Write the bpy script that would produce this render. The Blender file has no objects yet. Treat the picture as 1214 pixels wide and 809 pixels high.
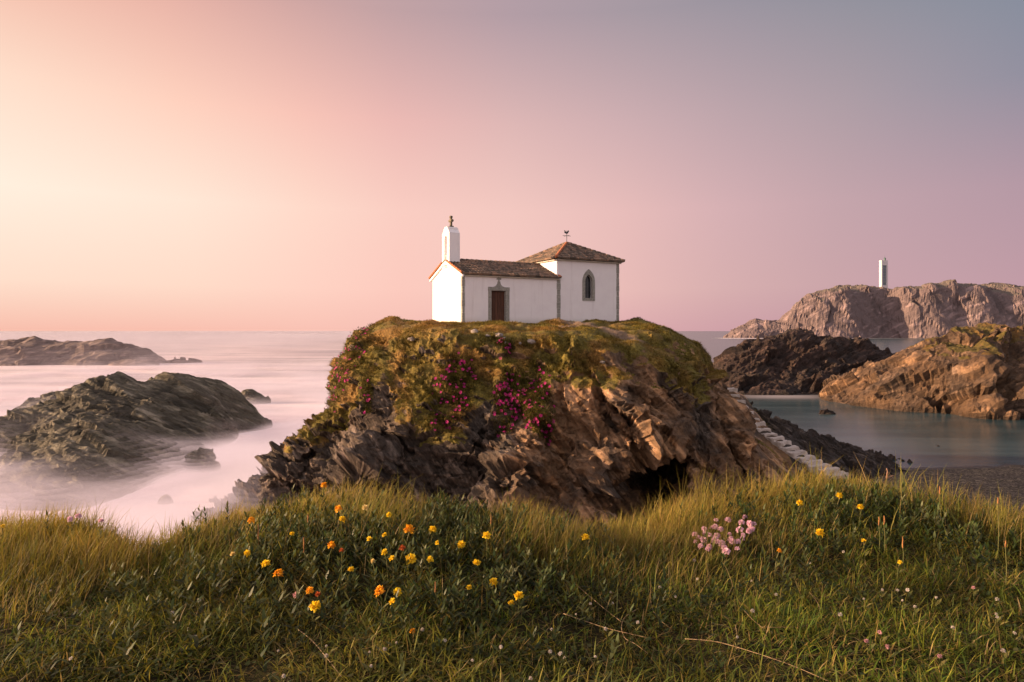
import bpy, bmesh, math, random
import numpy as np
from mathutils import Vector, Matrix

rng = np.random.default_rng(7)
random.seed(7)
scene = bpy.context.scene
COL = scene.collection
RAD = math.radians
F = 809.0                      # focal length in photo pixels (photo 1214 wide)
CX, HY = 607.0, 392.0          # principal column, horizon row
EYE = 11.5                     # camera height above the sea
GEYE = EYE - 0.85              # turf height under the camera


def at(px, py, d):
    return np.array([(px - CX) * d / F, d, EYE - (py - HY) * d / F])


# ----------------------------------------------------------------- noise
_perm = rng.permutation(256)
_perm = np.concatenate([_perm, _perm, _perm])
_g = rng.normal(size=(256, 3)); _g /= np.linalg.norm(_g, axis=1)[:, None]
_r3 = rng.random((256, 3))


def _hash(i, j, k):
    return _perm[_perm[_perm[i & 255] + (j & 255)] + (k & 255)]


def pnoise(p):
    p = np.asarray(p, dtype=np.float64)
    i = np.floor(p).astype(np.int64); f = p - i
    u = f * f * f * (f * (f * 6 - 15) + 10)
    out = np.zeros(len(p))
    for a in (0, 1):
        wa = u[:, 0] if a else 1 - u[:, 0]
        for b in (0, 1):
            wb = u[:, 1] if b else 1 - u[:, 1]
            for c in (0, 1):
                wc = u[:, 2] if c else 1 - u[:, 2]
                g = _g[_hash(i[:, 0] + a, i[:, 1] + b, i[:, 2] + c)]
                out += wa * wb * wc * (g[:, 0] * (f[:, 0] - a) + g[:, 1] * (f[:, 1] - b) + g[:, 2] * (f[:, 2] - c))
    return out * 1.5


def fbm(p, oct=4, gain=0.5, lac=2.03):
    p = np.asarray(p, dtype=np.float64); s = 0; a = 1.0
    for o in range(oct):
        s = s + a * pnoise(p + 17.3 * o); p = p * lac; a *= gain
    return s


def ridged(p, oct=4, gain=0.5, lac=2.03):
    p = np.asarray(p, dtype=np.float64); s = 0; a = 1.0
    for o in range(oct):
        s = s + a * (1 - 2 * np.abs(pnoise(p + 31.7 * o))); p = p * lac; a *= gain
    return s


def facets(p):
    """blocky stepped planes: nearest jittered cell, each with its own tilted plane"""
    p = np.asarray(p, dtype=np.float64)
    base = np.floor(p).astype(np.int64)
    best = np.full(len(p), 1e9); val = np.zeros(len(p))
    for a in (-1, 0, 1):
        for b in (-1, 0, 1):
            for c in (-1, 0, 1):
                q = base + (a, b, c)
                h = _hash(q[:, 0], q[:, 1], q[:, 2])
                dv = p - (q + _r3[h])
                d = (dv * dv).sum(1)
                v = (dv * _g[(h * 7 + 3) & 255]).sum(1) + (_r3[(h * 13 + 5) & 255, 0] - 0.5) * 0.7
                m = d < best
                best[m] = d[m]; val[m] = v[m]
    return val


def fbm2(x, y, s, oct=3, seed=0.0):
    x = np.asarray(x, float); sh = x.shape
    return fbm(np.stack([x.ravel() * s, np.asarray(y, float).ravel() * s, np.full(x.size, seed)], 1), oct).reshape(sh)


def sstep(a, b, x):
    t = np.clip((x - a) / (b - a), 0, 1)
    return t * t * (3 - 2 * t)


# ----------------------------------------------------------------- mesh helpers
def mesh_np(name, verts, quads=None, tris=None, mat=None, smooth=True, attrs=None, parent=None, colors=None):
    verts = np.ascontiguousarray(verts, dtype=np.float32)
    me = bpy.data.meshes.new(name)
    loops = []; starts = []; n = 0
    if quads is not None and len(quads):
        q = np.asarray(quads, dtype=np.int32); loops.append(q.ravel()); starts.append(n + 4 * np.arange(len(q))); n += q.size
    if tris is not None and len(tris):
        t = np.asarray(tris, dtype=np.int32); loops.append(t.ravel()); starts.append(n + 3 * np.arange(len(t))); n += t.size
    loops = np.concatenate(loops); starts = np.concatenate(starts).astype(np.int32)
    me.vertices.add(len(verts)); me.vertices.foreach_set('co', verts.ravel())
    me.loops.add(len(loops)); me.loops.foreach_set('vertex_index', loops)
    me.polygons.add(len(starts)); me.polygons.foreach_set('loop_start', starts)
    me.update(calc_edges=True)
    me.polygons.foreach_set('use_smooth', np.full(len(starts), smooth))
    for k, v in (attrs or {}).items():
        at_ = me.attributes.new(k, 'FLOAT', 'POINT'); at_.data.foreach_set('value', np.ascontiguousarray(v, dtype=np.float32))
    if colors is not None:
        at_ = me.attributes.new('tint', 'FLOAT_COLOR', 'POINT')
        c = np.ones((len(verts), 4), np.float32); c[:, :3] = colors; at_.data.foreach_set('color', c.ravel())
    if mat: me.materials.append(mat)
    o = bpy.data.objects.new(name, me); COL.objects.link(o)
    if parent: o.parent = parent
    return o


def obj_bm(name, bm, mat, parent=None, smooth=False):
    me = bpy.data.meshes.new(name)
    bmesh.ops.recalc_face_normals(bm, faces=bm.faces[:])
    bm.to_mesh(me); bm.free()
    if smooth:
        me.polygons.foreach_set('use_smooth', [True] * len(me.polygons))
    if mat: me.materials.append(mat)
    o = bpy.data.objects.new(name, me); COL.objects.link(o)
    if parent: o.parent = parent
    return o


def tag(o, label=None, cat=None, group=None, kind=None):
    if label: o['label'] = label
    if cat: o['category'] = cat
    if group: o['group'] = group
    if kind: o['kind'] = kind
    return o


def empty(name, loc, rz=0.0):
    o = bpy.data.objects.new(name, None); COL.objects.link(o)
    o.location = loc; o.rotation_euler = (0, 0, rz); o.empty_display_size = 0.1
    return o


def grid_faces(nx, ny):
    i, j = np.meshgrid(np.arange(nx - 1), np.arange(ny - 1), indexing='ij')
    a = (i * ny + j).ravel()
    return np.stack([a, a + ny, a + ny + 1, a + 1], 1)


def normals(v, q):
    n = np.cross(v[q[:, 2]] - v[q[:, 0]], v[q[:, 3]] - v[q[:, 1]])
    out = np.zeros_like(v)
    for c in range(4): np.add.at(out, q[:, c], n)
    return out / np.maximum(np.linalg.norm(out, axis=1), 1e-9)[:, None]


def surface_nets(Fd, org, h):
    nx, ny, nz = Fd.shape
    ins = Fd < 0
    acc = np.zeros((nx - 1, ny - 1, nz - 1, 3), np.float32); cnt = np.zeros((nx - 1, ny - 1, nz - 1), np.float32)
    for ax in range(3):
        o1, o2 = [a for a in range(3) if a != ax]
        sl0 = [slice(None)] * 3; sl1 = [slice(None)] * 3
        sl0[ax] = slice(0, -1); sl1[ax] = slice(1, None)
        f0 = Fd[tuple(sl0)]; f1 = Fd[tuple(sl1)]
        cr = (ins[tuple(sl0)] != ins[tuple(sl1)]).astype(np.float32)
        den = f0 - f1; den = np.where(np.abs(den) < 1e-9, 1e-9, den)
        t = np.clip(f0 / den, 0, 1) * cr
        for b in (0, 1):
            for c in (0, 1):
                s = [slice(None)] * 3
                s[o1] = slice(b, b + (nx, ny, nz)[o1] - 1); s[o2] = slice(c, c + (nx, ny, nz)[o2] - 1)
                s = tuple(s)
                acc[..., ax] += t[s]; acc[..., o1] += b * cr[s]; acc[..., o2] += c * cr[s]; cnt += cr[s]
    act = cnt > 0
    idx = np.full(act.shape, -1, np.int64); ids = np.argwhere(act); idx[act] = np.arange(len(ids))
    verts = (ids + acc[act] / cnt[act][:, None]) * h + org
    quads = []
    for ax in range(3):
        o1, o2 = [(1, 2), (2, 0), (0, 1)][ax]
        sl0 = [slice(None)] * 3; sl1 = [slice(None)] * 3
        sl0[ax] = slice(0, -1); sl1[ax] = slice(1, None)
        a = ins[tuple(sl0)]; b = ins[tuple(sl1)]
        e = np.argwhere(a != b)
        ok = (e[:, o1] > 0) & (e[:, o2] > 0) & (e[:, o1] < Fd.shape[o1] - 1) & (e[:, o2] < Fd.shape[o2] - 1)
        e = e[ok]
        flip = ~a[e[:, 0], e[:, 1], e[:, 2]]

        def cell(d1, d2):
            c = e.copy(); c[:, o1] += d1; c[:, o2] += d2
            return idx[c[:, 0], c[:, 1], c[:, 2]]
        q = np.stack([cell(-1, -1), cell(0, -1), cell(0, 0), cell(-1, 0)], 1)
        q[flip] = q[flip][:, ::-1]
        quads.append(q)
    return verts.astype(np.float64), np.concatenate(quads)


class RBF:
    """multiquadric height surface through control points (x, y, z)"""
    def __init__(s, pts, c=3.0):
        P = np.array(pts, float); s.xy = P[:, :2]; s.c = c
        m = len(P); s.m0 = P[:, 2].mean()
        D = np.sqrt(((s.xy[:, None] - s.xy[None]) ** 2).sum(2) + c * c)
        s.w = np.linalg.solve(D + 1e-6 * np.eye(m), P[:, 2] - s.m0)

    def __call__(s, x, y):
        x = np.asarray(x, float); sh = x.shape
        q = np.stack([x.ravel(), np.asarray(y, float).ravel()], 1); out = np.full(len(q), s.m0)
        for (a, b), w in zip(s.xy, s.w):
            out += w * np.sqrt((q[:, 0] - a) ** 2 + (q[:, 1] - b) ** 2 + s.c ** 2)
        return out.reshape(sh)


def rot(rx, ry, rz):
    return np.array(Matrix.Rotation(RAD(rz), 3, 'Z') @ Matrix.Rotation(RAD(ry), 3, 'Y') @ Matrix.Rotation(RAD(rx), 3, 'X'))


# ----------------------------------------------------------------- shader helpers
class NT:
    def __init__(s, name):
        s.mat = bpy.data.materials.new(name); s.mat.use_nodes = True
        s.nt = s.mat.node_tree; s.nt.nodes.clear()
        s.out = s.nt.nodes.new('ShaderNodeOutputMaterial')

    def n(s, typ, props=None, **inp):
        nd = s.nt.nodes.new(typ)
        for k, v in (props or {}).items(): setattr(nd, k, v)
        for k, v in inp.items():
            k2 = k.replace('_', ' ')
            sock = nd.inputs[int(k[1:])] if k[0] == 'i' and k[1:].isdigit() else nd.inputs[k2]
            s.set(sock, v)
        return nd

    def set(s, sock, v):
        if isinstance(v, bpy.types.NodeSocket): s.nt.links.new(v, sock)
        elif isinstance(v, (tuple, list)) and len(v) == 3 and sock.type == 'RGBA': sock.default_value = (*v, 1)
        else: sock.default_value = v

    def mix(s, fac, a, b, blend='MIX'):
        nd = s.nt.nodes.new('ShaderNodeMix'); nd.data_type = 'RGBA'; nd.blend_type = blend
        s.set(nd.inputs[0], fac); s.set(nd.inputs[6], a); s.set(nd.inputs[7], b)
        return nd.outputs[2]

    def math(s, op, a, b=0.0, c=0.0, clamp=False):
        nd = s.nt.nodes.new('ShaderNodeMath'); nd.operation = op; nd.use_clamp = clamp
        s.set(nd.inputs[0], a); s.set(nd.inputs[1], b); s.set(nd.inputs[2], c)
        return nd.outputs[0]

    def mapr(s, v, a, b, c=0.0, d=1.0, smooth=True):
        nd = s.nt.nodes.new('ShaderNodeMapRange'); nd.interpolation_type = 'SMOOTHSTEP' if smooth else 'LINEAR'
        for i, x in enumerate((v, a, b, c, d)): s.set(nd.inputs[i], x)
        return nd.outputs[0]

    def pos(s):
        return s.n('ShaderNodeNewGeometry').outputs['Position']

    def obj(s):
        return s.n('ShaderNodeTexCoord').outputs['Object']

    def mapping(s, v, scale=(1, 1, 1), rotd=(0, 0, 0), loc=(0, 0, 0)):
        nd = s.n('ShaderNodeMapping'); s.set(nd.inputs['Vector'], v)
        nd.inputs['Scale'].default_value = scale; nd.inputs['Rotation'].default_value = [RAD(a) for a in rotd]; nd.inputs['Location'].default_value = loc
        return nd.outputs[0]

    def noise(s, v, scale, detail=5, rough=0.6, dist=0.0):
        nd = s.n('ShaderNodeTexNoise', Scale=scale, Detail=detail, Roughness=rough, Distortion=dist)
        s.set(nd.inputs['Vector'], v)
        return nd.outputs['Fac']

    def voro(s, v, scale, feature='F1', out='Distance'):
        nd = s.n('ShaderNodeTexVoronoi', {'feature': feature}, Scale=scale)
        s.set(nd.inputs['Vector'], v)
        return nd.outputs[out]

    def ramp(s, fac, stops, interp='LINEAR'):
        nd = s.nt.nodes.new('ShaderNodeValToRGB'); nd.color_ramp.interpolation = interp
        cr = nd.color_ramp
        while len(cr.elements) < len(stops): cr.elements.new(0.5)
        for e, (p, c) in zip(cr.elements, stops):
            e.position = p; e.color = (*c, 1)
        s.set(nd.inputs[0], fac)
        return nd.outputs[0]

    def attr(s, name, out='Fac'):
        return s.n('ShaderNodeAttribute', {'attribute_name': name}).outputs[out]

    def bump(s, h, strength=0.5, dist=0.05, prev=None):
        nd = s.n('ShaderNodeBump', Strength=strength, Distance=dist, Height=h)
        if prev is not None: s.set(nd.inputs['Normal'], prev)
        return nd.outputs[0]

    def pbsdf(s, color, rough=0.8, normal=None, spec=0.3, **kw):
        nd = s.n('ShaderNodeBsdfPrincipled', Roughness=rough)
        s.set(nd.inputs['Base Color'], color); nd.inputs['Specular IOR Level'].default_value = spec
        if normal is not None: s.set(nd.inputs['Normal'], normal)
        for k, v in kw.items(): s.set(nd.inputs[k.replace('_', ' ')], v)
        return nd.outputs[0]

    def done(s, surf):
        s.nt.links.new(surf, s.out.inputs['Surface']); return s.mat


def rock_mat(name, dark, mid, light, strata=(0, 0, 0), sc=1.0, warm=None, wet=None, grass=None, bump=1.0, hazec=None):
    """layered rock: dark/mid/light noise stretched along the bedding, wet dark foot, optional turf by the 'veg' attribute"""
    s = NT(name); p = s.pos()
    # rotate first, then stretch
    mr = s.mapping(p, (1, 1, 1), strata); mp = s.mapping(mr, (0.35 * sc, 0.35 * sc, 1.7 * sc))
    n1 = s.noise(mp, 1.0, 8, 0.68, 0.6); n2 = s.noise(p, 0.35 * sc, 5, 0.6); n3 = s.noise(p, 5.0 * sc, 6, 0.7)
    n1b = s.noise(s.mapping(mr, (1.1 * sc, 1.1 * sc, 6.0 * sc)), 1.0, 7, 0.7, 0.8)
    ck = s.n('ShaderNodeTexNoise', {'noise_type': 'RIDGED_MULTIFRACTAL'}, Scale=1.0, Detail=7, Roughness=0.62, Distortion=0.5)
    s.set(ck.inputs['Vector'], s.mapping(mr, (0.55 * sc, 0.55 * sc, 2.2 * sc))); ck = ck.outputs['Fac']
    nn = s.math('ADD', s.math('MULTIPLY', n1, 0.5), s.math('MULTIPLY', n1b, 0.5))
    c = s.ramp(nn, [(0.36, dark), (0.5, mid), (0.64, light)])
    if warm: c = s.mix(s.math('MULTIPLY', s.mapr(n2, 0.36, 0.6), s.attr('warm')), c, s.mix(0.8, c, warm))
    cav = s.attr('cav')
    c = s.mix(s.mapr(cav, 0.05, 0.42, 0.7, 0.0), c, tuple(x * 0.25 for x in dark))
    c = s.mix(s.mapr(n3, 0.48, 0.66, 0.0, 0.5), c, tuple(x * 0.4 for x in mid))
    c = s.mix(s.mapr(ck, 0.06, 0.28, 0.6, 0.0), c, tuple(x * 0.4 for x in dark))
    rough = 0.85
    if wet:
        z = s.n('ShaderNodeSeparateXYZ'); s.set(z.inputs[0], p)
        zz = s.math('ADD', z.outputs[2], s.math('MULTIPLY', n2, 1.5))
        w = s.mapr(zz, wet * 0.4, wet, 1.0, 0.0)
        c = s.mix(s.math('MULTIPLY', w, 0.72), c, tuple(x * 0.22 for x in mid))
        rough = s.mapr(w, 0, 1, 0.85, 0.45)
    nb = s.bump(nn, 1.0 * bump, 0.5 / sc)
    nb = s.bump(ck, 0.8 * bump, 0.12 / sc, nb)
    nb = s.bump(s.voro(s.mapping(mr, (0.8, 0.8, 2.6)), 1.1 * sc, 'DISTANCE_TO_EDGE'), 0.35 * bump, 0.12 / sc, nb)
    nb = s.bump(n3, 0.6 * bump, 0.09 / sc, nb)
    if grass:
        g1 = s.noise(p, 1.3, 6, 0.7); g2 = s.noise(p, 14.0, 4, 0.7)
        gc = s.ramp(g1, [(0.3, grass[0]), (0.5, grass[1]), (0.68, grass[2])])
        gc = s.mix(s.attr('dry'), gc, grass[3])
        gc = s.mix(s.mapr(g2, 0.35, 0.65, 0.6, 0.0), gc, tuple(x * 0.3 for x in grass[0]))
        v = s.attr('veg')
        vv = s.mapr(s.math('ADD', v, s.math('MULTIPLY', s.math('SUBTRACT', g1, 0.5), 0.9)), 0.42, 0.58)
        c = s.mix(vv, c, gc)
        c = s.mix(s.attr('path'), c, s.mix(g2, (0.16, 0.11, 0.075), (0.30, 0.215, 0.15)))
        nb2 = s.bump(g2, 1.0, 0.15)
        mxn = s.nt.nodes.new('ShaderNodeMix'); mxn.data_type = 'VECTOR'
        s.set(mxn.inputs[0], vv); s.set(mxn.inputs[4], nb); s.set(mxn.inputs[5], nb2); nb = mxn.outputs[1]
    if hazec:
        c = s.mix(hazec[0], c, hazec[1])
    return s.done(s.pbsdf(c, rough, nb, 0.25))


def plain_mat(name, c1, c2, scale=8.0, rough=0.7, bump=0.3, bdist=0.01, coord='pos', spec=0.3, metallic=0.0):
    s = NT(name); p = s.pos() if coord == 'pos' else s.obj()
    n = s.noise(p, scale, 6, 0.65)
    return s.done(s.pbsdf(s.mix(s.mapr(n, 0.3, 0.7), c1, c2), rough, s.bump(n, bump, bdist), spec, Metallic=metallic))
# ----------------------------------------------------------------- camera
cam = bpy.data.cameras.new('camera'); camo = bpy.data.objects.new('camera', cam); COL.objects.link(camo)
cam.sensor_width = 36.0; cam.lens = 36.0 * F / 1214.0; cam.clip_end = 30000; cam.clip_start = 0.05
cam.shift_y = -12.5 / 1214.0
camo.location = (0, 0, EYE); camo.rotation_euler = (RAD(90), 0, 0)
scene.camera = camo
scene.view_settings.view_transform = 'Standard'; scene.view_settings.look = 'None'; scene.view_settings.exposure = 0
scene.cycles.transparent_max_bounces = 160
scene.cycles.max_bounces = 6; scene.cycles.diffuse_bounces = 3

# ----------------------------------------------------------------- sky and sun
SUN_AZ, SUN_EL = 94.0, 12.0     # degrees left of the view direction, above the horizon
sdir = np.array([-math.sin(RAD(SUN_AZ)) * math.cos(RAD(SUN_EL)), math.cos(RAD(SUN_AZ)) * math.cos(RAD(SUN_EL)), math.sin(RAD(SUN_EL))])
sun = bpy.data.lights.new('sun', 'SUN'); sun.energy = 11.0; sun.angle = RAD(0.8); sun.color = (1.0, 0.64, 0.37)
suno = bpy.data.objects.new('sun', sun); COL.objects.link(suno)
suno.rotation_euler = Vector(-sdir).to_track_quat('-Z', 'Y').to_euler()


def lin(c):
    return tuple((x / 255 / 12.92) if x / 255 <= 0.04045 else ((x / 255 + 0.055) / 1.055) ** 2.4 for x in c)


W = bpy.data.worlds.new('World'); scene.world = W; W.use_nodes = True
nt = W.node_tree; nt.nodes.clear()


class WN(NT):
    def __init__(s, t): s.nt = t


w = WN(nt)
dirn = w.n('ShaderNodeTexCoord').outputs['Generated']
nrm = w.n('ShaderNodeVectorMath', {'operation': 'NORMALIZE'}, i0=dirn).outputs[0]
sx = w.n('ShaderNodeSeparateXYZ'); w.set(sx.inputs[0], nrm)
side = w.math('MULTIPLY_ADD', sx.outputs[0], 0.5, 0.5)
K = [0.0, 0.2, 0.29, 0.36, 0.42, 0.5, 0.58, 0.645, 0.71, 0.8, 1.0]   # keyed on (d.x + 1) / 2
ROWS = [
    (0.0,  [(255, 200, 178), (248, 190, 172), (249, 192, 176), (249, 194, 180), (246, 192, 181), (236, 184, 179), (221, 171, 173), (207, 161, 167), (196, 153, 162), (190, 150, 160), (190, 150, 160)]),
    (0.06, [(255, 220, 198), (255, 223, 203), (255, 219, 200), (255, 210, 195), (252, 202, 190), (246, 201, 191), (232, 187, 182), (216, 175, 175), (203, 165, 169), (192, 155, 165), (190, 150, 160)]),
    (0.17, [(255, 238, 220), (255, 240, 222), (255, 231, 213), (255, 217, 201), (250, 205, 194), (243, 200, 192), (231, 188, 185), (214, 176, 179), (197, 165, 171), (180, 152, 164), (170, 145, 160)]),
    (0.29, [(255, 234, 214), (255, 224, 203), (255, 209, 190), (248, 196, 183), (236, 186, 180), (222, 183, 181), (206, 174, 177), (190, 165, 171), (174, 157, 165), (142, 142, 158), (140, 140, 156)]),
    (0.42, [(250, 206, 186), (244, 184, 163), (229, 175, 163), (209, 167, 163), (194, 162, 164), (179, 157, 165), (166, 153, 162), (154, 148, 159), (140, 143, 155), (120, 138, 155), (120, 138, 155)]),
    (1.0,  [(235, 205, 198), (228, 200, 198), (222, 196, 198), (215, 192, 197), (208, 190, 197), (200, 186, 196), (195, 184, 195), (190, 182, 195), (185, 180, 195), (180, 178, 194), (178, 176, 192)]),
]
colr = None; prev = None
for e, cs in ROWS:
    c = w.ramp(side, list(zip(K, [lin(q) for q in cs])))
    if colr is None: colr = c
    else: colr = w.mix(w.mapr(sx.outputs[2], prev, e, smooth=False), colr, c)
    prev = e
# the half of the sky behind the photographer: pale pink anti-twilight
back = w.mapr(sx.outputs[1], 0.1, -0.5)
colr = w.mix(back, colr, w.mix(w.mapr(sx.outputs[2], 0.05, 0.8), (0.98, 0.76, 0.73), (0.72, 0.65, 0.68)))
# the glow round the sun, well outside the frame on the left
glow = w.mapr(side, 0.17, 0.01, 1.0, 3.2)
colr = w.n('ShaderNodeVectorMath', {'operation': 'SCALE'}, i0=colr, Scale=glow).outputs[0]
# a little of the physical sky for the overhead blue
sky = nt.nodes.new('ShaderNodeTexSky'); sky.sky_type = 'NISHITA'; sky.sun_disc = False
sky.sun_elevation = RAD(SUN_EL); sky.sun_rotation = RAD(-SUN_AZ)
bg = w.n('ShaderNodeBackground', Color=colr, Strength=1.0)
bg2 = w.n('ShaderNodeBackground', Color=sky.outputs[0], Strength=0.001)
addn = nt.nodes.new('ShaderNodeAddShader'); nt.links.new(bg.outputs[0], addn.inputs[0]); nt.links.new(bg2.outputs[0], addn.inputs[1])
wo = nt.nodes.new('ShaderNodeOutputWorld'); nt.links.new(addn.outputs[0], wo.inputs[0])

# ----------------------------------------------------------------- rocks
GR = ((0.11, 0.075, 0.035), (0.21, 0.175, 0.036), (0.38, 0.30, 0.06), (0.44, 0.23, 0.065))
M_islet = rock_mat('islet_rock', (0.034, 0.028, 0.024), (0.15, 0.12, 0.098), (0.50, 0.40, 0.32), (10, -54, 0), 1.0, warm=(0.70, 0.40, 0.20), wet=1.2, grass=GR)  # warm: orange of the low sun put into the rock colour
M_left = rock_mat('sea_rock_stone', (0.085, 0.076, 0.056), (0.25, 0.225, 0.16), (0.48, 0.42, 0.32), (20, -20, 20), 0.8, wet=1.5)
M_far = rock_mat('hazed_far_rock_stone', (0.24, 0.185, 0.165), (0.34, 0.26, 0.23), (0.42, 0.32, 0.28), (10, 15, 0), 0.4)  # lightened: distance haze is mixed into these stone colours
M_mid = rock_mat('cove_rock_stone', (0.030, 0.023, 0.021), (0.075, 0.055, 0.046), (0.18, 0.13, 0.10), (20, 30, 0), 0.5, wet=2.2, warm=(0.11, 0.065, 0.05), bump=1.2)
M_right = rock_mat('shore_rock_stone', (0.030, 0.021, 0.017), (0.165, 0.11, 0.075), (0.46, 0.31, 0.21), (0, 32, 0), 0.55, warm=(0.36, 0.21, 0.11), wet=2.0, grass=((0.04, 0.036, 0.012), (0.11, 0.085, 0.022), (0.21, 0.15, 0.04), (0.28, 0.14, 0.04)), bump=1.2)
M_head = rock_mat('hazed_headland_stone', (0.20, 0.155, 0.155), (0.27, 0.20, 0.195), (0.35, 0.255, 0.245), (10, 25, 0), 0.06, grass=((0.13, 0.115, 0.11), (0.17, 0.14, 0.12), (0.21, 0.17, 0.13), (0.22, 0.16, 0.13)), bump=0.6)  # aerial haze baked into the stone and grass colours


def displace(v, q, R, comps, fade=None):
    """comps: (kind, scale vec, amount, oct)"""
    n = normals(v, q); p = v @ np.asarray(R).T
    d = np.zeros(len(v))
    for kind, sc, amt, oc in comps:
        pp = p * np.asarray(sc)
        if kind == 'f': d += amt * facets(pp + 0.16 * np.stack([pnoise(pp * 1.7), pnoise(pp * 1.7 + 9), pnoise(pp * 1.7 + 23)], 1))
        elif kind == 'r': d += amt * ridged(pp, oc)
        else: d += amt * fbm(pp, oc)
    if fade is not None: d = d * sstep(fade[0], fade[1], v[:, 2])
    return v + n * d[:, None], d, n


def height_rock(name, pts, x0, x1, y0, y1, step, mat, R, comps, c=3.0, veg=None, zmin=-1.2, warp=0.0):
    h = RBF(pts, c)
    xs = np.arange(x0, x1 + step, step); ys = np.arange(y0, y1 + step, step)
    X, Y = np.meshgrid(xs, ys, indexing='ij')
    Z = h(X, Y); Z = np.maximum(np.where(Z < 0.35, 0.35 + (Z - 0.35) * 4.0, Z), zmin * 1.5)
    v = np.stack([X.ravel(), Y.ravel(), Z.ravel()], 1); q = grid_faces(len(xs), len(ys))
    v2, d, n = displace(v, q, R, comps, (-0.9, 1.1) if zmin > -2 else None)
    n2 = normals(v2, q)
    keep = (v2[q][:, :, 2].max(1) > zmin)
    q = q[keep]
    used = np.zeros(len(v2), bool); used[q.ravel()] = True
    re = np.cumsum(used) - 1
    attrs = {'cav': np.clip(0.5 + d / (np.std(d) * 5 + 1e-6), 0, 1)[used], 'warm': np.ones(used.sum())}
    if veg is not None:
        vg, dr = veg(v2, n2); attrs['veg'] = vg[used]; attrs['dry'] = dr[used]; attrs['path'] = np.zeros(used.sum())
    o = mesh_np(name, v2[used], re[q], None, mat, False, attrs)
    return o, h


# --- the big rock on the left, in the surf
LP = [at(-60, 508, 62), at(0, 502, 64), at(60, 474, 68), at(130, 446, 72), at(165, 455, 73), at(190, 449, 74), at(232, 452, 76), at(274, 466, 79), at(292, 479, 81),
      at(100, 500, 58), at(60, 545, 51), at(160, 500, 62), at(200, 520, 62), at(250, 505, 69), at(262, 492, 74)]
LP += [(-27.5, 44.0, 0.1), (-31.0, 43.5, 0.2), (-36.5, 46, 0.2), (-39.5, 52, 0.3), (-45, 58, 0.2), (-26.2, 53, 0), (-26.0, 60, 0), (-28.2, 68, 0), (-30.5, 76, 0.0), (-33, 84, 0.0),
       (-36, 86, 0.6), (-42, 84, 1.0), (-50, 76, 0.8), (-54, 66, 0), (-62, 72, -2), (-20, 60, -2.5), (-20, 80, -2.5), (-22, 46, -2.5), (-28, 38, -3), (-40, 40, -3), (-48, 50, -3), (-40, 96, -3), (-24, 95, -3), (-60, 90, -3), (-58, 58, -2.5)]
lrock, hL = height_rock('sea_rock', LP, -64, -20, 37, 96, 0.22, M_left, rot(20, -20, 20),
                        [('f', (0.16, 0.10, 0.5), 0.55, 1), ('f', (0.5, 0.3, 1.6), 0.24, 1), ('f', (1.3, 0.8, 4.0), 0.13, 1), ('r', (0.25, 0.16, 1.3), 0.16, 5), ('n', (0.12, 0.12, 0.12), 0.5, 2)], 2.5, zmin=-0.6)
tag(lrock, 'large dark jagged rock rising from the misty surf, nearest one in the sea', 'rock')

# --- far low reef on the left horizon
FP = [at(-120, 410, 236), at(0, 408, 236), at(40, 402, 238), at(95, 405, 238), at(130, 404, 238), at(150, 411, 238), at(172, 416, 238), at(-60, 405, 238),
      (-180, 226, 0.2), (-150, 226, 0.2), (-128, 230, 0.2), (-122, 238, 0), (-240, 228, 0.2), (-150, 255, 0), (-200, 255, 0), (-250, 255, 0), (-128, 252, -1), (-110, 240, -3), (-150, 210, -4), (-220, 210, -4), (-180, 275, -5), (-120, 222, -3)]
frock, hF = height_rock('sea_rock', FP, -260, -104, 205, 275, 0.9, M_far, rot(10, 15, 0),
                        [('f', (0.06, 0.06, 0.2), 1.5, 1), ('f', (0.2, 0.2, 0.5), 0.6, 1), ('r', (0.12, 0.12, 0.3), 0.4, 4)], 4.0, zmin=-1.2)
tag(frock, 'long low hazy reef lying on the left horizon beyond the surf', 'rock')


def small_rock(pts, x0, x1, y0, y1, step, mat, label, amp=0.5, c=1.0, freq=0.4, name='sea_rock'):
    o, h = height_rock(name, pts, x0, x1, y0, y1, step, mat, rot(20, 35, 20),
                       [('f', (freq, freq, freq * 2), amp, 1), ('r', (freq * 1.5,) * 3, amp * 0.25, 4)], c, zmin=-0.5)
    tag(o, label, 'rock'); return h


def bump_pts(cx, cy, z, rx, ry, lean=0.0):
    P = [(cx, cy, z), (cx + rx * 0.45, cy, z * 0.62), (cx - rx * 0.45, cy + ry * 0.1, z * 0.75)]
    for k in range(10):
        a = k * math.pi / 5
        P.append((cx + rx * math.cos(a), cy + ry * math.sin(a), -0.05)); P.append((cx + 1.7 * rx * math.cos(a), cy + 1.7 * ry * math.sin(a), -1.4))
    return P


HS = []
def place_small(px, py_base, ztop, wpx, label, mat, ryf=0.7, amp=0.5, freq=0.4):
    d = EYE * F / (py_base - HY); cx = (px - CX) * d / F; rx = wpx / 2 * d / F; ry = rx * ryf
    st = max(0.12, rx / 40)
    HS.append(small_rock(bump_pts(cx, d + ry, ztop, rx, ry), cx - 2 * rx, cx + 2 * rx, d - ry * 1.2, d + ry * 3, st, mat, label, amp, rx * 0.15, freq))


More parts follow.
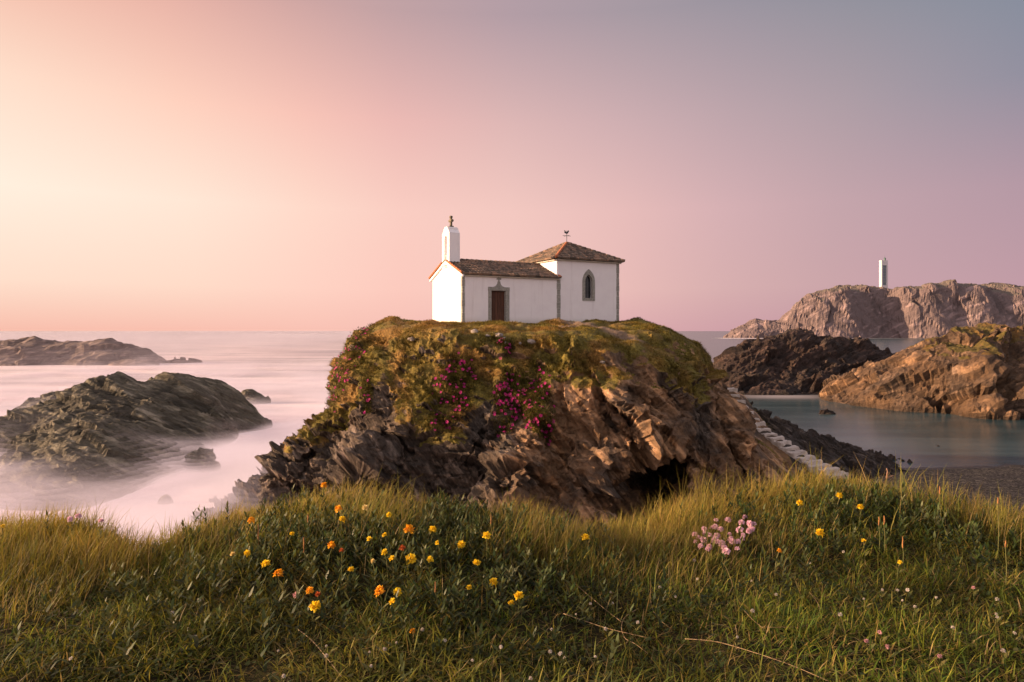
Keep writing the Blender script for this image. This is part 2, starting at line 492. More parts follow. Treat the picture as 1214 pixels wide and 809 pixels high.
place_small(205, 431, 1.5, 56, 'low faint skerry veiled by mist, right of the hazy reef', M_far, 0.8, 1.2, 0.08)
place_small(150, 434, 1.7, 70, 'flat skerry in the mist just below the hazy reef tip', M_far, 0.5, 1.0, 0.08)
place_small(55, 492, 2.6, 150, 'low wet ledge behind the big jagged rock, far left of the surf', M_left, 0.6, 0.8, 0.3)
place_small(293, 480, 2.0, 46, 'low misty outcrop at the right tip of the big jagged rock', M_left, 0.7, 0.7, 0.3)
place_small(228, 561, 1.6, 52, 'block of rock half drowned in mist at the foot of the big jagged rock', M_left, 0.8, 0.5, 0.6)
place_small(193, 599, 0.42, 26, 'tiny rock poking out of the white surf near the grass edge', M_left, 0.7, 0.2, 1.5)

# --- rocks around the cove
MP = [at(862, 432, 134), at(885, 418, 136), at(905, 409, 138), at(925, 406, 138), at(945, 404, 138), at(965, 405, 138), at(985, 407, 140), at(1010, 406, 142), at(1030, 410, 143), at(1058, 421, 144), at(1090, 430, 145),
      at(900, 440, 131), at(960, 440, 131), at(1000, 438, 133), (40.5, 122, 0.1), (47, 121, 0.1), (52, 121, 0.1), (57, 122, 0), (63, 124, 0), (70, 130, 0), (84, 136, 0), (38, 130, 0.5), (37, 140, 0.3),
      (30, 130, -3), (45, 112, -3), (60, 112, -3), (75, 120, -3), (45, 160, 0), (60, 165, 0), (80, 160, 0), (60, 180, -4), (30, 155, -4), (95, 150, -4), (90, 128, -3)]
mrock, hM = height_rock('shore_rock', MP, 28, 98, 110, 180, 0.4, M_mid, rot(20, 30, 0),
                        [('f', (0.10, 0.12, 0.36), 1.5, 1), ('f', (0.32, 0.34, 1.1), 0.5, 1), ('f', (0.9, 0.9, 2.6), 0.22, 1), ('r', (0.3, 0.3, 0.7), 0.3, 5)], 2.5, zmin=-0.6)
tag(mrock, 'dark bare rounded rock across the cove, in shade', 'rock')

RP = [at(998, 458, 116), at(1025, 443, 113), at(1050, 436, 111), at(1075, 423, 109), at(1100, 410, 107), at(1130, 402, 106), at(1165, 400, 105), at(1214, 400, 105), at(1290, 402, 106), at(1380, 395, 106),
      (52.5, 116.5, 0), (51.5, 108, 0.1), (53.5, 101, 0), (56.5, 96, 0), (60.5, 93.5, 0), (62.6, 88.2, 0), (64.3, 90.6, 0.2), (65.8, 87.6, 0), (70, 86.8, 0), (78, 86.2, 0), (90, 86.5, 0), (100, 92, 0), (108, 100, 0),
      at(1060, 460, 101), at(1110, 450, 98), at(1150, 430, 97), at(1172, 418, 97.5), at(1176, 450, 92.5), at(1180, 475, 89.7), at(1194, 470, 92.6), at(1200, 440, 98), at(1206, 425, 102), at(1230, 465, 90), at(1240, 430, 95),
      (56, 126, 0), (70, 132, 0), (90, 132, 0), (48, 120, -2.5), (46, 106, -3), (52, 92, -3), (60, 84, -3), (75, 78, -3), (95, 78, -3), (60, 140, -4), (90, 145, -4), (115, 105, -3), (44, 114, -3)]


def veg_right(v, n):
    nz = n[:, 2] + 0.22 * fbm(v * 0.25, 3)
    a = sstep(0.66, 0.84, nz) * sstep(7.4, 9.4, v[:, 2] + 1.5 * fbm(v * 0.12 + 5, 2) + 0.06 * (v[:, 0] - 60))
    return a, sstep(-0.1, 0.5, fbm(v * 0.2 + 40, 3)) * 0.6


rrock, hR = height_rock('shore_rock', RP, 44, 116, 77, 142, 0.33, M_right, rot(0, 32, 0),
                        [('f', (0.10, 0.12, 0.34), 1.7, 1), ('f', (0.30, 0.36, 1.1), 0.5, 1), ('f', (0.8, 1.0, 2.8), 0.24, 1), ('r', (0.2, 0.3, 0.9), 0.3, 5)], 2.0, veg=veg_right, zmin=-0.6)
tag(rrock, 'sunlit orange brown rock with grassy top beside the cove', 'rock')
place_small(1115, 530, 0.28, 15, 'small dark rock alone in the calm cove water', M_mid, 0.6, 0.1, 2.0)
place_small(1160, 548, 0.15, 34, 'flat dark rock awash near the gravel beach', M_mid, 0.5, 0.08, 1.5)
place_small(985, 492, 0.5, 30, 'low skerry at the dark shelf edge in the cove', M_mid, 0.6, 0.25, 0.8)

# --- headland with the lighthouse
HP = []
for px, py, d in [(868, 392, 1085), (885, 383, 1085), (897, 378, 1085), (915, 381, 1088), (928, 382, 1090), (934, 384, 1088), (939, 369, 1085), (950, 358, 1085), (965, 349, 1085), (985, 344, 1085), (1005, 341, 1085), (1030, 342, 1090),
                  (1047, 343, 1095), (1070, 344, 1090), (1090, 343, 1085), (1105, 338, 1080), (1130, 337, 1082), (1160, 338, 1085), (1214, 341, 1090), (1270, 343, 1090), (1350, 347, 1090), (1450, 352, 1090)]:
    d2 = d - (8 if 1020 < px < 1065 else 24 if px > 936 else 0)
    a = at(px, py, d2); HP.append(a); HP.append((a[0] * 1.03, a[1] + 30, a[2] * (0.7 if px < 936 else 1.0))); HP.append((a[0] * 1.08, a[1] + 110, a[2] * (0.2 if px < 936 else 1.0)))
for px, d in [(860, 1075), (875, 1050), (900, 1040), (930, 1045), (950, 1035), (985, 1020), (1010, 1018), (1030, 1040), (1050, 1052), (1075, 1035), (1100, 1022), (1140, 1025), (1180, 1020), (1214, 1022), (1280, 1020), (1350, 1020), (1450, 1020)]:
    x = (px - CX) * d / F; HP.append((x, d, 0)); HP.append((x, d - 45, -25))
HP += [at(948, 378, 1050), at(975, 370, 1042), at(1005, 368, 1038), at(1020, 372, 1052), at(1035, 372, 1068), at(1050, 374, 1074), at(1065, 372, 1060), at(1080, 368, 1046), at(1110, 362, 1040), at(1135, 366, 1050), at(1160, 362, 1042), at(1214, 364, 1044), at(1300, 366, 1044)]
HP += [(310, 1075, -20), (330, 1130, -25), (360, 1200, -25)]


def veg_head(v, n):
    a = sstep(0.60, 0.85, n[:, 2] + 0.15 * fbm(v * 0.02, 2)) * sstep(36, 52, v[:, 2])
    return a, np.zeros(len(v))


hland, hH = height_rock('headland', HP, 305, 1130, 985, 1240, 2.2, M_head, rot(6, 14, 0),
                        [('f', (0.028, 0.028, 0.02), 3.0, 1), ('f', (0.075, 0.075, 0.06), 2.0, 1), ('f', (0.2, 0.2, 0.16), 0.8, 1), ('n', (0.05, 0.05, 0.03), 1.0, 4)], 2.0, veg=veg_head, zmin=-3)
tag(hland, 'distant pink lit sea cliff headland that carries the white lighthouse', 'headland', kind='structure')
# ----------------------------------------------------------------- the islet under the chapel
THETA = RAD(29.0)
CHP = np.array([-3.2, 44.0]); CHZ = 11.95
E1 = np.array([math.cos(THETA), math.sin(THETA)]); E2 = np.array([-math.sin(THETA), math.cos(THETA)])
ZL = [-1.5, 0, 1.3, 3, 4.4, 5.8, 7.2, 9.4, 10.6, 11.4, 12.4]
XL = [-21.0, -18.6, -16.6, -14.4, -13.2, -11.6, -11.3, -10.9, -10.3, -9.6, -8.2]
ZR = [-1.5, 0, 2, 3.5, 5, 6.7, 7.7, 9.2, 9.8, 10.8, 11.6, 12.2]
XR = [21.0, 19.5, 17.4, 15.3, 14.1, 13.4, 13.3, 13.2, 13.0, 11.8, 10.4, 9.0]
STAIR = [at(858, 463, 51.0), at(872, 487, 49.2), at(885, 503, 48.0), at(905, 520, 46.6), at(925, 533, 45.5), at(950, 550, 44.2), at(975, 563, 43.0), at(990, 572, 42.3)]
STAIR = [np.array(p) + (0.30, 0, 0.25) for p in STAIR]


def ztop(x, y):
    zt = 12.0 - 0.10 * np.clip(44 - y, 0, 9) - 0.16 * np.clip(x - 2, 0, 9) * sstep(44.5, 39, y) - 0.06 * np.clip(x - 8, 0, 5)
    zt = zt + 0.45 * np.exp(-((x + 8.3) ** 2 + (y - 43.5) ** 2) / 3.0) + 0.25 * np.exp(-((x + 4.6) ** 2 + (y - 41.6) ** 2) / 2.0)
    zt = zt - 0.55 * np.exp(-((x - 10.0) ** 2 + (y - 40.5) ** 2) / 3.0)
    zt = zt + 0.30 * np.exp(-((x - 9.2) ** 2 + (y - 46.5) ** 2) / 3.5)
    lx = (x - CHP[0]) * E1[0] + (y - CHP[1]) * E1[1]; ly = (x - CHP[0]) * E2[0] + (y - CHP[1]) * E2[1]
    near = sstep(2.5, 0.3, np.maximum(np.maximum(-lx, lx - 12.6), np.maximum(-ly, ly - 5.7)))
    zc = CHZ - 0.012 * lx + 0.02 * np.clip(ly, 0, 6)
    bump = 0.30 * fbm2(x, y, 0.35, 4, 3.3) + 0.10 * fbm2(x, y, 1.2, 3, 8.1)
    return (zt + bump) * (1 - near) + (zc + 0.25 * bump) * near


def smin(a, b, k):
    h = np.clip(0.5 + 0.5 * (b - a) / k, 0, 1)
    return b * (1 - h) + a * h - k * h * (1 - h)


def smax(a, b, k): return -smin(-a, -b, k)


h = 0.13
gx = np.arange(-24, 40, h).astype(np.float32); gy = np.arange(30, 66, h).astype(np.float32); gz = np.arange(-1.2, 13.6, h).astype(np.float32)
X = gx[:, None, None]; Y = gy[None, :, None]; Z = gz[None, None, :]
xl = np.interp(gz, ZL, XL).astype(np.float32)[None, None, :]; xr = np.interp(gz, ZR, XR).astype(np.float32)[None, None, :]
yf = np.interp(gz, [-1.5, 0, 2, 4, 6, 8, 10, 12], [14.0, 13, 12, 11, 10.2, 9.3, 8.3, 7.3]).astype(np.float32)[None, None, :]
yb = np.interp(gz, [-1.5, 0, 6, 12], [20, 18, 15, 11]).astype(np.float32)[None, None, :]
# the front foot swings back on the right, where the stairs come down
shift = (5.5 * sstep(8.0, 19.0, gx)).astype(np.float32)[:, None, None]
U = np.where(X < 0.3, (0.3 - X) / (0.3 - xl), (X - 0.3) / (xr - 0.3))
V = np.where(Y < 46 + shift, (46 + shift - Y) / yf, (Y - 46 - shift) / yb)
pw = 3.2
body = ((np.abs(U) ** pw + np.abs(V) ** pw) ** (1 / pw) - 1.0) * 9.5
zt = ztop(*np.meshgrid(gx, gy, indexing='ij')).astype(np.float32)[:, :, None]
Fd = smax(body, (Z - zt) * 0.9, 0.9)
del U, V, body
# dark shelf running down to the cove on the right
cx_ = np.array([8, 13, 16, 19, 22, 26, 30, 34, 37, 40]); cz_ = np.array([8.6, 7.4, 6.3, 5.0, 3.9, 2.6, 1.3, 0.15, -0.8, -2.0]); cy_ = np.array([50, 51.5, 52.5, 54, 55.5, 57.5, 59.5, 61, 62, 63])
crest = np.interp(gx, cx_, cz_).astype(np.float32); cyy = np.interp(gx, cx_, cy_).astype(np.float32)
dy = gy[None, :] - cyy[:, None]
crest = crest - 1.3 * np.maximum(11.0 - gx, 0).astype(np.float32)
hs = crest[:, None] - np.where(dy < 0, -dy * 0.20, dy * 0.9) - 0.02 * dy * dy * (dy < 0) * 0.5
Fd = smin(Fd, (Z - hs.astype(np.float32)[:, :, None]) * 0.9, 0.8)


def capsule(a, b, ra, rb, k, sub=False):
    global Fd
    a = np.asarray(a, np.float32); b = np.asarray(b, np.float32); m = max(ra, rb) + 1.5
    lo = np.minimum(a, b) - m; hi = np.maximum(a, b) + m
    si = [slice(max(0, np.searchsorted(g, l)), np.searchsorted(g, u)) for g, l, u in ((gx, lo[0], hi[0]), (gy, lo[1], hi[1]), (gz, lo[2], hi[2]))]
    x = gx[si[0]][:, None, None] - a[0]; y = gy[si[1]][None, :, None] - a[1]; z = gz[si[2]][None, None, :] - a[2]
    ba = b - a; t = np.clip((x * ba[0] + y * ba[1] + z * ba[2]) / (ba @ ba), 0, 1)
    d = np.sqrt((x - ba[0] * t) ** 2 + (y - ba[1] * t) ** 2 + (z - ba[2] * t) ** 2) - (ra + (rb - ra) * t)
    s = tuple(si)
    Fd[s] = smax(Fd[s], -d, k) if sub else smin(Fd[s], d, k)


# ground under the stairs and the spur of rock that hides their near side
for a, b in zip(STAIR[:-1], STAIR[1:]):
    capsule(a - (0, 0, 1.75), b - (0, 0, 1.75), 1.6, 1.6, 0.5)
# slanting ribs on the right half of the face
for p0, d0, p1, d1, r0, r1 in [((800, 452), 39.6, (868, 592), 36.2, 0.7, 1.0), ((838, 478), 40.0, (905, 590), 37.2, 0.8, 1.1), ((760, 470), 37.6, (812, 560), 35.6, 0.6, 0.9),
                               ((855, 515), 41.0, (915, 585), 38.5, 0.8, 1.0), ((720, 430), 38.0, (750, 520), 36.2, 0.7, 0.9), ((690, 470), 36.9, (730, 590), 34.4, 0.6, 0.9), ((640, 500), 36.3, (600, 580), 34.0, 0.8, 1.0), ((470, 500), 37.0, (420, 580), 34.5, 0.8, 1.2), ((395, 505), 39.0, (330, 580), 37.2, 0.9, 1.0)]:
    capsule(at(*p0, d0), at(*p1, d1), r0, r1, 0.6)
# gullies and the cave
capsule(at(770, 580, 32.5), at(785, 574, 41.5), 2.1, 1.9, 0.5, True)
capsule(at(735, 592, 33.5), at(760, 600, 37), 1.5, 1.3, 0.4, True)
capsule(at(818, 548, 36.0), at(790, 520, 37.2), 0.9, 0.4, 0.4, True)
capsule(at(668, 430, 36.0), at(665, 520, 34.8), 0.7, 0.5, 0.6, True)
capsule(at(470, 430, 37.4), at(455, 520, 35.8), 0.9, 0.6, 0.6, True)
capsule(at(590, 470, 36.2), at(560, 540, 34.8), 0.6, 0.8, 0.5, True)
v, q = surface_nets(Fd, np.array([gx[0], gy[0], gz[0]]), h)
del Fd
n0 = normals(v, q)
lx = (v[:, 0] - CHP[0]) * E1[0] + (v[:, 1] - CHP[1]) * E1[1]; ly = (v[:, 0] - CHP[0]) * E2[0] + (v[:, 1] - CHP[1]) * E2[1]
calm = sstep(0.62, 0.85, n0[:, 2]) * sstep(8.0, 9.5, v[:, 2])
near_st = np.full(len(v), 9e9)
for a, b in zip(STAIR[:-1], STAIR[1:]):
    ba = b - a; t = np.clip(((v - a) @ ba) / (ba @ ba), 0, 1); near_st = np.minimum(near_st, np.linalg.norm(v - a - t[:, None] * ba, axis=1))
calm = np.maximum(calm, sstep(1.6, 1.0, near_st))
R = rot(10, -54, 0); R2 = rot(15, -14, 0); wx = sstep(-1.0, 4.5, v[:, 0] + 1.2 * fbm(v * 0.25, 2))[:, None]


def warp(pp): return pp + 0.16 * np.stack([pnoise(pp * 1.7), pnoise(pp * 1.7 + 9), pnoise(pp * 1.7 + 23)], 1)


def rocky(pr):
    return 0.95 * facets(warp(pr * (0.25, 0.25, 0.55))) + 0.55 * facets(warp(pr * (0.75, 0.65, 1.6))) + 0.27 * facets(warp(pr * (1.9, 1.7, 4.0))) + 0.14 * ridged(pr * (0.7, 0.7, 1.8), 5)


d_r = rocky(v @ R.T) * wx[:, 0] + rocky(v @ R2.T) * (1 - wx[:, 0])
d_g = 0.10 * fbm(v * 0.9, 4)
soft = sstep(5.0, 8.5, v[:, 2]) * sstep(4.5, -0.5, v[:, 0]) * 0.55          # earthy, overgrown upper left face: gentler blocks
soft = np.maximum(soft, sstep(8.2, 9.8, v[:, 2]) * sstep(2.0, 5.0, v[:, 0]) * 0.7)
d = d_r * (1 - calm) * (1 - soft) + d_g * calm + soft * (1 - calm) * (0.7 * fbm(v * 0.45, 4) + 0.15 * ridged(v * 1.1, 3))
d *= np.where(v[:, 0] > 19.5, 0.55, 1.0)
d = np.where((v[:, 0] > 14.5) & (near_st < 3.2), np.minimum(d, 0.02 + 0.12 * np.maximum(near_st - 1.0, 0)), d)
d = np.where((v[:, 0] > 13.0) & (v[:, 1] < 51) & (v[:, 2] < 7.2), np.minimum(d, 0.25), d)
v2 = v + n0 * d[:, None]
n2 = normals(v2, q)
vx, vy, vz = v2.T
nn = fbm(v2 * 0.33, 3)
# vegetation: turf on top, hanging growth down the upper left face, grass by the stairs
zlow = np.interp(vx, [-14, -11, -9.2, -7, -5, -3, -1, 1.5, 4, 7, 10, 13, 15], [5.2, 5.8, 6.4, 7.4, 7.0, 6.2, 6.9, 7.3, 9.1, 10.1, 9.7, 8.5, 7.4])
veg = np.maximum(sstep(-1.5, 1.3, vz - zlow + 2.2 * nn) * sstep(-0.55, 0.15, n2[:, 2]), sstep(0.60, 0.82, n2[:, 2]) * sstep(8.0, 9.0, vz + nn))
veg = np.maximum(veg, 0.8 * sstep(2.6, 1.2, near_st) * (vx > 15.2) * sstep(0.3, 0.6, n2[:, 2]) * sstep(2.6, 3.6, vz))
veg = np.maximum(veg, 0.9 * sstep(13.5, 15, vx) * sstep(6.0, 3.5, vx - 13.5) * sstep(47, 50, vy) * sstep(3.4, 5.0, vz + nn) * sstep(0.2, 0.5, n2[:, 2]))
ppx = CX + vx / vy * F; ppy = HY + (EYE - vz) / vy * F
veg *= np.where(vx > 14.5, sstep(0.9, 1.5, near_st), 1.0)
dry = sstep(-0.15, 0.40, fbm(v2 * 0.5 + 50, 3)) * 0.7
dry = np.maximum(dry, 0.95 * np.exp(-(((vx + 4.4) / 1.9) ** 2 + ((vy - 40.7) / 2.2) ** 2)))
dry = np.where(vx > 5, dry * 0.55, dry)
pth = np.zeros(len(v2))
for (a, b, wd) in [((2.6, 45.2), (4.6, 43.0), 0.75), ((4.6, 43.0), (7.2, 40.6), 0.55), ((4.6, 43.0), (2.4, 41.6), 0.5)]:
    a = np.array(a); b = np.array(b); ba = b - a; pq = v2[:, :2] - a; t = np.clip(pq @ ba / (ba @ ba), 0, 1)
    pth = np.maximum(pth, sstep(wd * 1.4, wd * 0.4, np.linalg.norm(pq - t[:, None] * ba, axis=1) + 0.35 * nn))
pth *= (n2[:, 2] > 0.55) * (vz > 9.8)
isl = mesh_np('terrain', v2, q, None, M_islet, False, {'cav': np.clip(0.5 + d / 4.5, 0, 1) * np.where(vx > 18.5, 0.3, 1.0), 'warm': (0.12 + 0.88 * sstep(-3, 3.5, vx + 1.5 * nn)) * (vx < 18), 'veg': veg, 'dry': dry, 'path': pth})  # orange sunlight painted on the right half, shade painted on the shelf beyond
tag(isl, 'steep rocky islet with grassy top under the white chapel', 'islet', kind='structure')
ISL = dict(v=v2, q=q, n=n2, veg=veg, dry=dry, path=pth, px=ppx, py=ppy)
# ----------------------------------------------------------------- sea
def axis(fine0, fine1, step, far, n):
    g = np.geomspace(step, far, n).cumsum()
    g = g / g[-1] * far
    return np.concatenate([(fine0 - g)[::-1], np.arange(fine0, fine1 + step, step), fine1 + step + g])


sxs = axis(-150, 120, 1.5, 12000, 60); sys_ = np.concatenate([np.array([-3000, -800, -250, -80, -20, 5]), np.arange(20, 300, 1.5), 300 + np.geomspace(2, 12000, 90)])
X, Y = np.meshgrid(sxs, sys_, indexing='ij')


def foam_of(x, y):
    def f(hh, lo=-2.6): return sstep(lo, 0.4, hh(x, y))
    a = np.maximum(f(hL), 0.9 * f(hF, -3.5))
    for hh in HS[:6]: a = np.maximum(a, 0.8 * f(hh, -1.3))
    dl = np.maximum(-19.5 - x, 0) ** 2 + np.maximum(np.abs(y - 46) - 13, 0) ** 2
    ext = np.exp(-np.sqrt(dl) / 5.0) * (x < 5)
    return np.maximum(a, ext)


fo = np.zeros(X.shape); m = (X < 10) & (X > -300) & (Y > 5) & (Y < 400)
fo[m] = foam_of(X[m], Y[m])
pxx = CX + X / np.maximum(Y, 1) * F
west = sstep(8, -14, X - 0.02 * (Y - 50)) 
milk = west * (0.55 + 0.45 * np.exp(-np.maximum(Y - 40, 0) / 400)) + 0.0
surf = np.exp(-((Y - 1012 - 0 * X) / 26) ** 2) * (X > 300) * sstep(0.2, 0.7, 0.5 + 0.9 * fbm2(X, Y, 0.01, 3, 4.0))
surf2 = 0.32 * np.exp(-((Y - 119) / 5.0) ** 2) * np.exp(-((X - 47) / 10) ** 2)
FM = np.clip(np.maximum(fo, np.maximum(surf, surf2)), 0, 1)
s = NT('sea_water'); p = s.pos()
st = s.mapping(p, (0.010, 0.045, 1)); n1 = s.noise(st, 1.0, 5, 0.55, 0.6)
n2_ = s.noise(s.mapping(p, (0.04, 0.13, 1)), 1.0, 5, 0.6, 0.8)
mk = s.attr('milk'); fm = s.attr('foam')
deep = s.mix(s.mapr(n2_, 0.35, 0.7), (0.016, 0.040, 0.048), (0.05, 0.085, 0.095))
mf = s.math('MULTIPLY', mk, s.mapr(s.math('ADD', s.math('MULTIPLY', n1, 0.6), s.math('MULTIPLY', n2_, 0.4)), 0.30, 0.62, 0.42, 1.0))
mf = s.math('MAXIMUM', mf, fm, clamp=True)
c = s.mix(mf, deep, (0.90, 0.78, 0.80))
rg = s.mapr(mf, 0.0, 0.7, 0.22, 0.75)
nb = s.bump(s.noise(s.mapping(p, (0.25, 0.6, 1)), 1.0, 4, 0.6), 0.12, 0.25)
sea = mesh_np('sea', np.stack([X.ravel(), Y.ravel(), np.zeros(X.size)], 1), grid_faces(len(sxs), len(sys_)), None,
              s.done(s.pbsdf(c, rg, nb, 0.5, IOR=1.33)), True, {'milk': milk.ravel(), 'foam': FM.ravel()})
tag(sea, 'smooth long exposure sea, milky around the rocks and teal in the cove', 'sea', kind='structure')

# ----------------------------------------------------------------- mist hanging low over the surf: translucent layers with a glow of their own
mx = np.arange(-130, -9, 1.1); my = np.arange(30, 262, 1.3)
X, Y = np.meshgrid(mx, my, indexing='ij'); fo = foam_of(X, Y)
edge = sstep(-9.5, -15, X) * sstep(30, 36, Y) * sstep(262, 180, Y)
V = []; Q = []; D = []; gf = grid_faces(len(mx), len(my)); NL = 16
for k in range(NL):
    t = (k + 0.5) / NL; z = 0.06 + 4.8 * t ** 1.35
    nz_ = 0.5 + 0.75 * fbm2(X, Y + 9 * t, 0.075, 4, 2.0 + 0.8 * t)
    den = np.clip(nz_ * 1.25 - 0.75 * t, 0, 1) * (1 - t) ** 1.3 * (0.34 + 0.85 * fo)
    V.append(np.stack([X.ravel(), Y.ravel(), (z + 0.25 * fbm2(X, Y, 0.06, 2, 11.0)).ravel()], 1)); Q.append(gf + k * X.size); D.append((den * edge).ravel())
# higher, thinner haze over the far reef and the western horizon
hx = np.concatenate([np.arange(-3000, -400, 130), np.arange(-400, -10, 8.0)]); hy = np.concatenate([np.arange(80, 420, 7.0), np.geomspace(425, 7000, 40)])
X, Y = np.meshgrid(hx, hy, indexing='ij'); gh_ = grid_faces(len(hx), len(hy)); base_n = sum(map(len, V))
for k in range(9):
    t = (k + 0.5) / 9; nz_ = np.clip(0.55 + 0.7 * fbm2(X, Y + 40 * t, 0.018, 3, 5.0 + t), 0.05, 1)
    den = 0.25 * nz_ * (1 - 0.6 * t) * sstep(-15, -80, X + 0.12 * Y) * sstep(85, 330, Y)
    V.append(np.stack([X.ravel(), Y.ravel(), (2.2 + 7.0 * t + 0.6 * fbm2(X, Y, 0.02, 2, 31.0)).ravel()], 1)); Q.append(gh_ + base_n); base_n += X.size; D.append(den.ravel())
V, Q, D = np.concatenate(V), np.concatenate(Q), np.concatenate(D)
Q = Q[D[Q].max(1) > 0.004]                                  # no sheet where there is no spray
us = np.zeros(len(V), bool); us[Q.ravel()] = True; re_ = np.cumsum(us) - 1; V, D, Q = V[us], D[us], re_[Q]
s = NT('sea_mist')
lp = s.n('ShaderNodeBsdfTransparent').outputs[0]
df = s.n('ShaderNodeBsdfDiffuse', Color=(0.93, 0.86, 0.88)).outputs[0]
tr = s.n('ShaderNodeBsdfTranslucent', Color=(0.93, 0.86, 0.88)).outputs[0]
body = s.n('ShaderNodeMixShader', i0=0.5, i1=df, i2=tr).outputs[0]
em = s.n('ShaderNodeEmission', Color=(1.0, 0.70, 0.67), Strength=1.02).outputs[0]      # added glow in place of light scattered inside the spray
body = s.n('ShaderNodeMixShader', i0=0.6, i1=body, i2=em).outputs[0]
al = s.math('MULTIPLY', s.attr('veil'), 0.74, clamp=True)
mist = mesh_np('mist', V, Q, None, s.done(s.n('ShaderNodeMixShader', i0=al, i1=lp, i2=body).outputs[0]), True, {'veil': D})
tag(mist, 'thin pinkish white mist of spray lying around the rocks in the surf', 'mist', kind='stuff')

# ----------------------------------------------------------------- gravel beach of the cove
bx = np.arange(8, 75, 0.35); by = np.arange(14, 66, 0.35)
X, Y = np.meshgrid(bx, by, indexing='ij')
shore = 57.5 + 1.3 * fbm2(X, Y * 0, 0.08, 3, 1.0) + 0.02 * (X - 40)
Zb = (shore - Y) * 0.075 + 0.05 * fbm2(X, Y, 0.5, 3, 6.0)
Zb = np.clip(Zb, -0.6, 2.2)
s = NT('beach_gravel'); p = s.pos()
cell = s.voro(p, 7.0, 'F1', 'Color'); e = s.voro(p, 7.0, 'DISTANCE_TO_EDGE'); big = s.noise(p, 0.5, 4, 0.6)
sepc = s.n('ShaderNodeSeparateColor'); s.set(sepc.inputs[0], cell)
c = s.ramp(sepc.outputs[0], [(0.1, (0.045, 0.038, 0.027)), (0.5, (0.11, 0.092, 0.066)), (0.9, (0.26, 0.21, 0.15))])
c = s.mix(s.mapr(e, 0.0, 0.08, 0.9, 0.0), c, (0.02, 0.017, 0.016))
c = s.mix(s.mapr(big, 0.4, 0.6, 0, 0.4), c, (0.06, 0.05, 0.048))
z = s.n('ShaderNodeSeparateXYZ'); s.set(z.inputs[0], p)
wt = s.mapr(z.outputs[2], 0.02, 0.14, 0.75, 0.0)
c = s.mix(wt, c, (0.03, 0.026, 0.026))
nb = s.bump(e, 0.8, 0.06); nb = s.bump(s.noise(p, 3.0, 5, 0.7), 0.5, 0.1, nb)
beach = mesh_np('beach', np.stack([X.ravel(), Y.ravel(), Zb.ravel()], 1), grid_faces(len(bx), len(by)), None, s.done(s.pbsdf(c, s.mapr(wt, 0, 0.75, 0.95, 0.35), nb, 0.12)), True)
tag(beach, 'grey gravel beach at the head of the cove', 'beach', kind='structure')
# ----------------------------------------------------------------- building materials
def wall_mat():
    s = NT('whitewashed_wall'); p = s.obj()
    n = s.noise(p, 1.1, 6, 0.65); f = s.noise(p, 22, 4, 0.7)
    streak = s.noise(s.mapping(p, (2.2, 2.2, 0.22)), 1.0, 5, 0.6)
    z = s.n('ShaderNodeSeparateXYZ'); s.set(z.inputs[0], p)
    c = s.mix(s.mapr(n, 0.35, 0.7, 0, 0.6), (0.84, 0.81, 0.82), (0.77, 0.73, 0.75))
    c = s.mix(s.mapr(streak, 0.54, 0.75, 0, 0.4), c, (0.62, 0.58, 0.58))
    low = s.mapr(s.math('ADD', z.outputs[2], s.math('MULTIPLY', n, 0.5)), 0.2, 0.75, 0.55, 0.0)
    c = s.mix(low, c, (0.42, 0.40, 0.33))
    return s.done(s.pbsdf(c, 0.85, s.bump(n, 0.25, 0.03, s.bump(f, 0.3, 0.006)), 0.2))


def tile_mat():
    s = NT('weathered_roof_tile'); p = s.obj(); g = s.pos()
    n = s.noise(p, 1.4, 6, 0.65); f = s.noise(p, 9, 5, 0.7); v = s.voro(s.mapping(p, (4.2, 2.6, 2.6)), 1.0, 'F1', 'Color')
    sc_ = s.n('ShaderNodeSeparateColor'); s.set(sc_.inputs[0], v)
    c = s.ramp(s.math('ADD', s.math('MULTIPLY', sc_.outputs[0], 0.5), s.math('MULTIPLY', f, 0.5)), [(0.2, (0.055, 0.046, 0.038)), (0.5, (0.15, 0.115, 0.090)), (0.8, (0.30, 0.19, 0.13))])
    c = s.mix(s.mapr(n, 0.5, 0.72, 0, 0.6), c, (0.20, 0.185, 0.15))
    return s.done(s.pbsdf(c, 0.85, s.bump(f, 0.5, 0.02), 0.2))


M_wall = wall_mat(); M_tile = tile_mat()
M_clay = plain_mat('orange_clay_tile', (0.48, 0.17, 0.075), (0.34, 0.12, 0.06), 6, 0.8)
M_gran = plain_mat('grey_granite', (0.20, 0.20, 0.175), (0.36, 0.345, 0.31), 9.0, 0.85, 0.5, 0.01)
M_cornice = plain_mat('pale_cornice', (0.60, 0.54, 0.47), (0.48, 0.43, 0.36), 3.0, 0.85, 0.3)
M_dkstone = plain_mat('lichen_stone', (0.09, 0.085, 0.06), (0.20, 0.17, 0.12), 8.0, 0.9, 0.6, 0.02)
M_iron = plain_mat('dark_iron', (0.02, 0.03, 0.04), (0.05, 0.06, 0.07), 12, 0.5, 0.1)
M_glass = plain_mat('dark_window_glass', (0.012, 0.014, 0.016), (0.03, 0.035, 0.04), 2, 0.12, 0.0, spec=0.5)


def door_mat():
    s = NT('brown_door_wood'); p = s.obj()
    n = s.noise(s.mapping(p, (9, 9, 0.8)), 1.0, 6, 0.6)
    return s.done(s.pbsdf(s.mix(s.mapr(n, 0.3, 0.7), (0.055, 0.022, 0.012), (0.12, 0.05, 0.028)), 0.6, s.bump(n, 0.4, 0.01), 0.3))


M_door = door_mat()


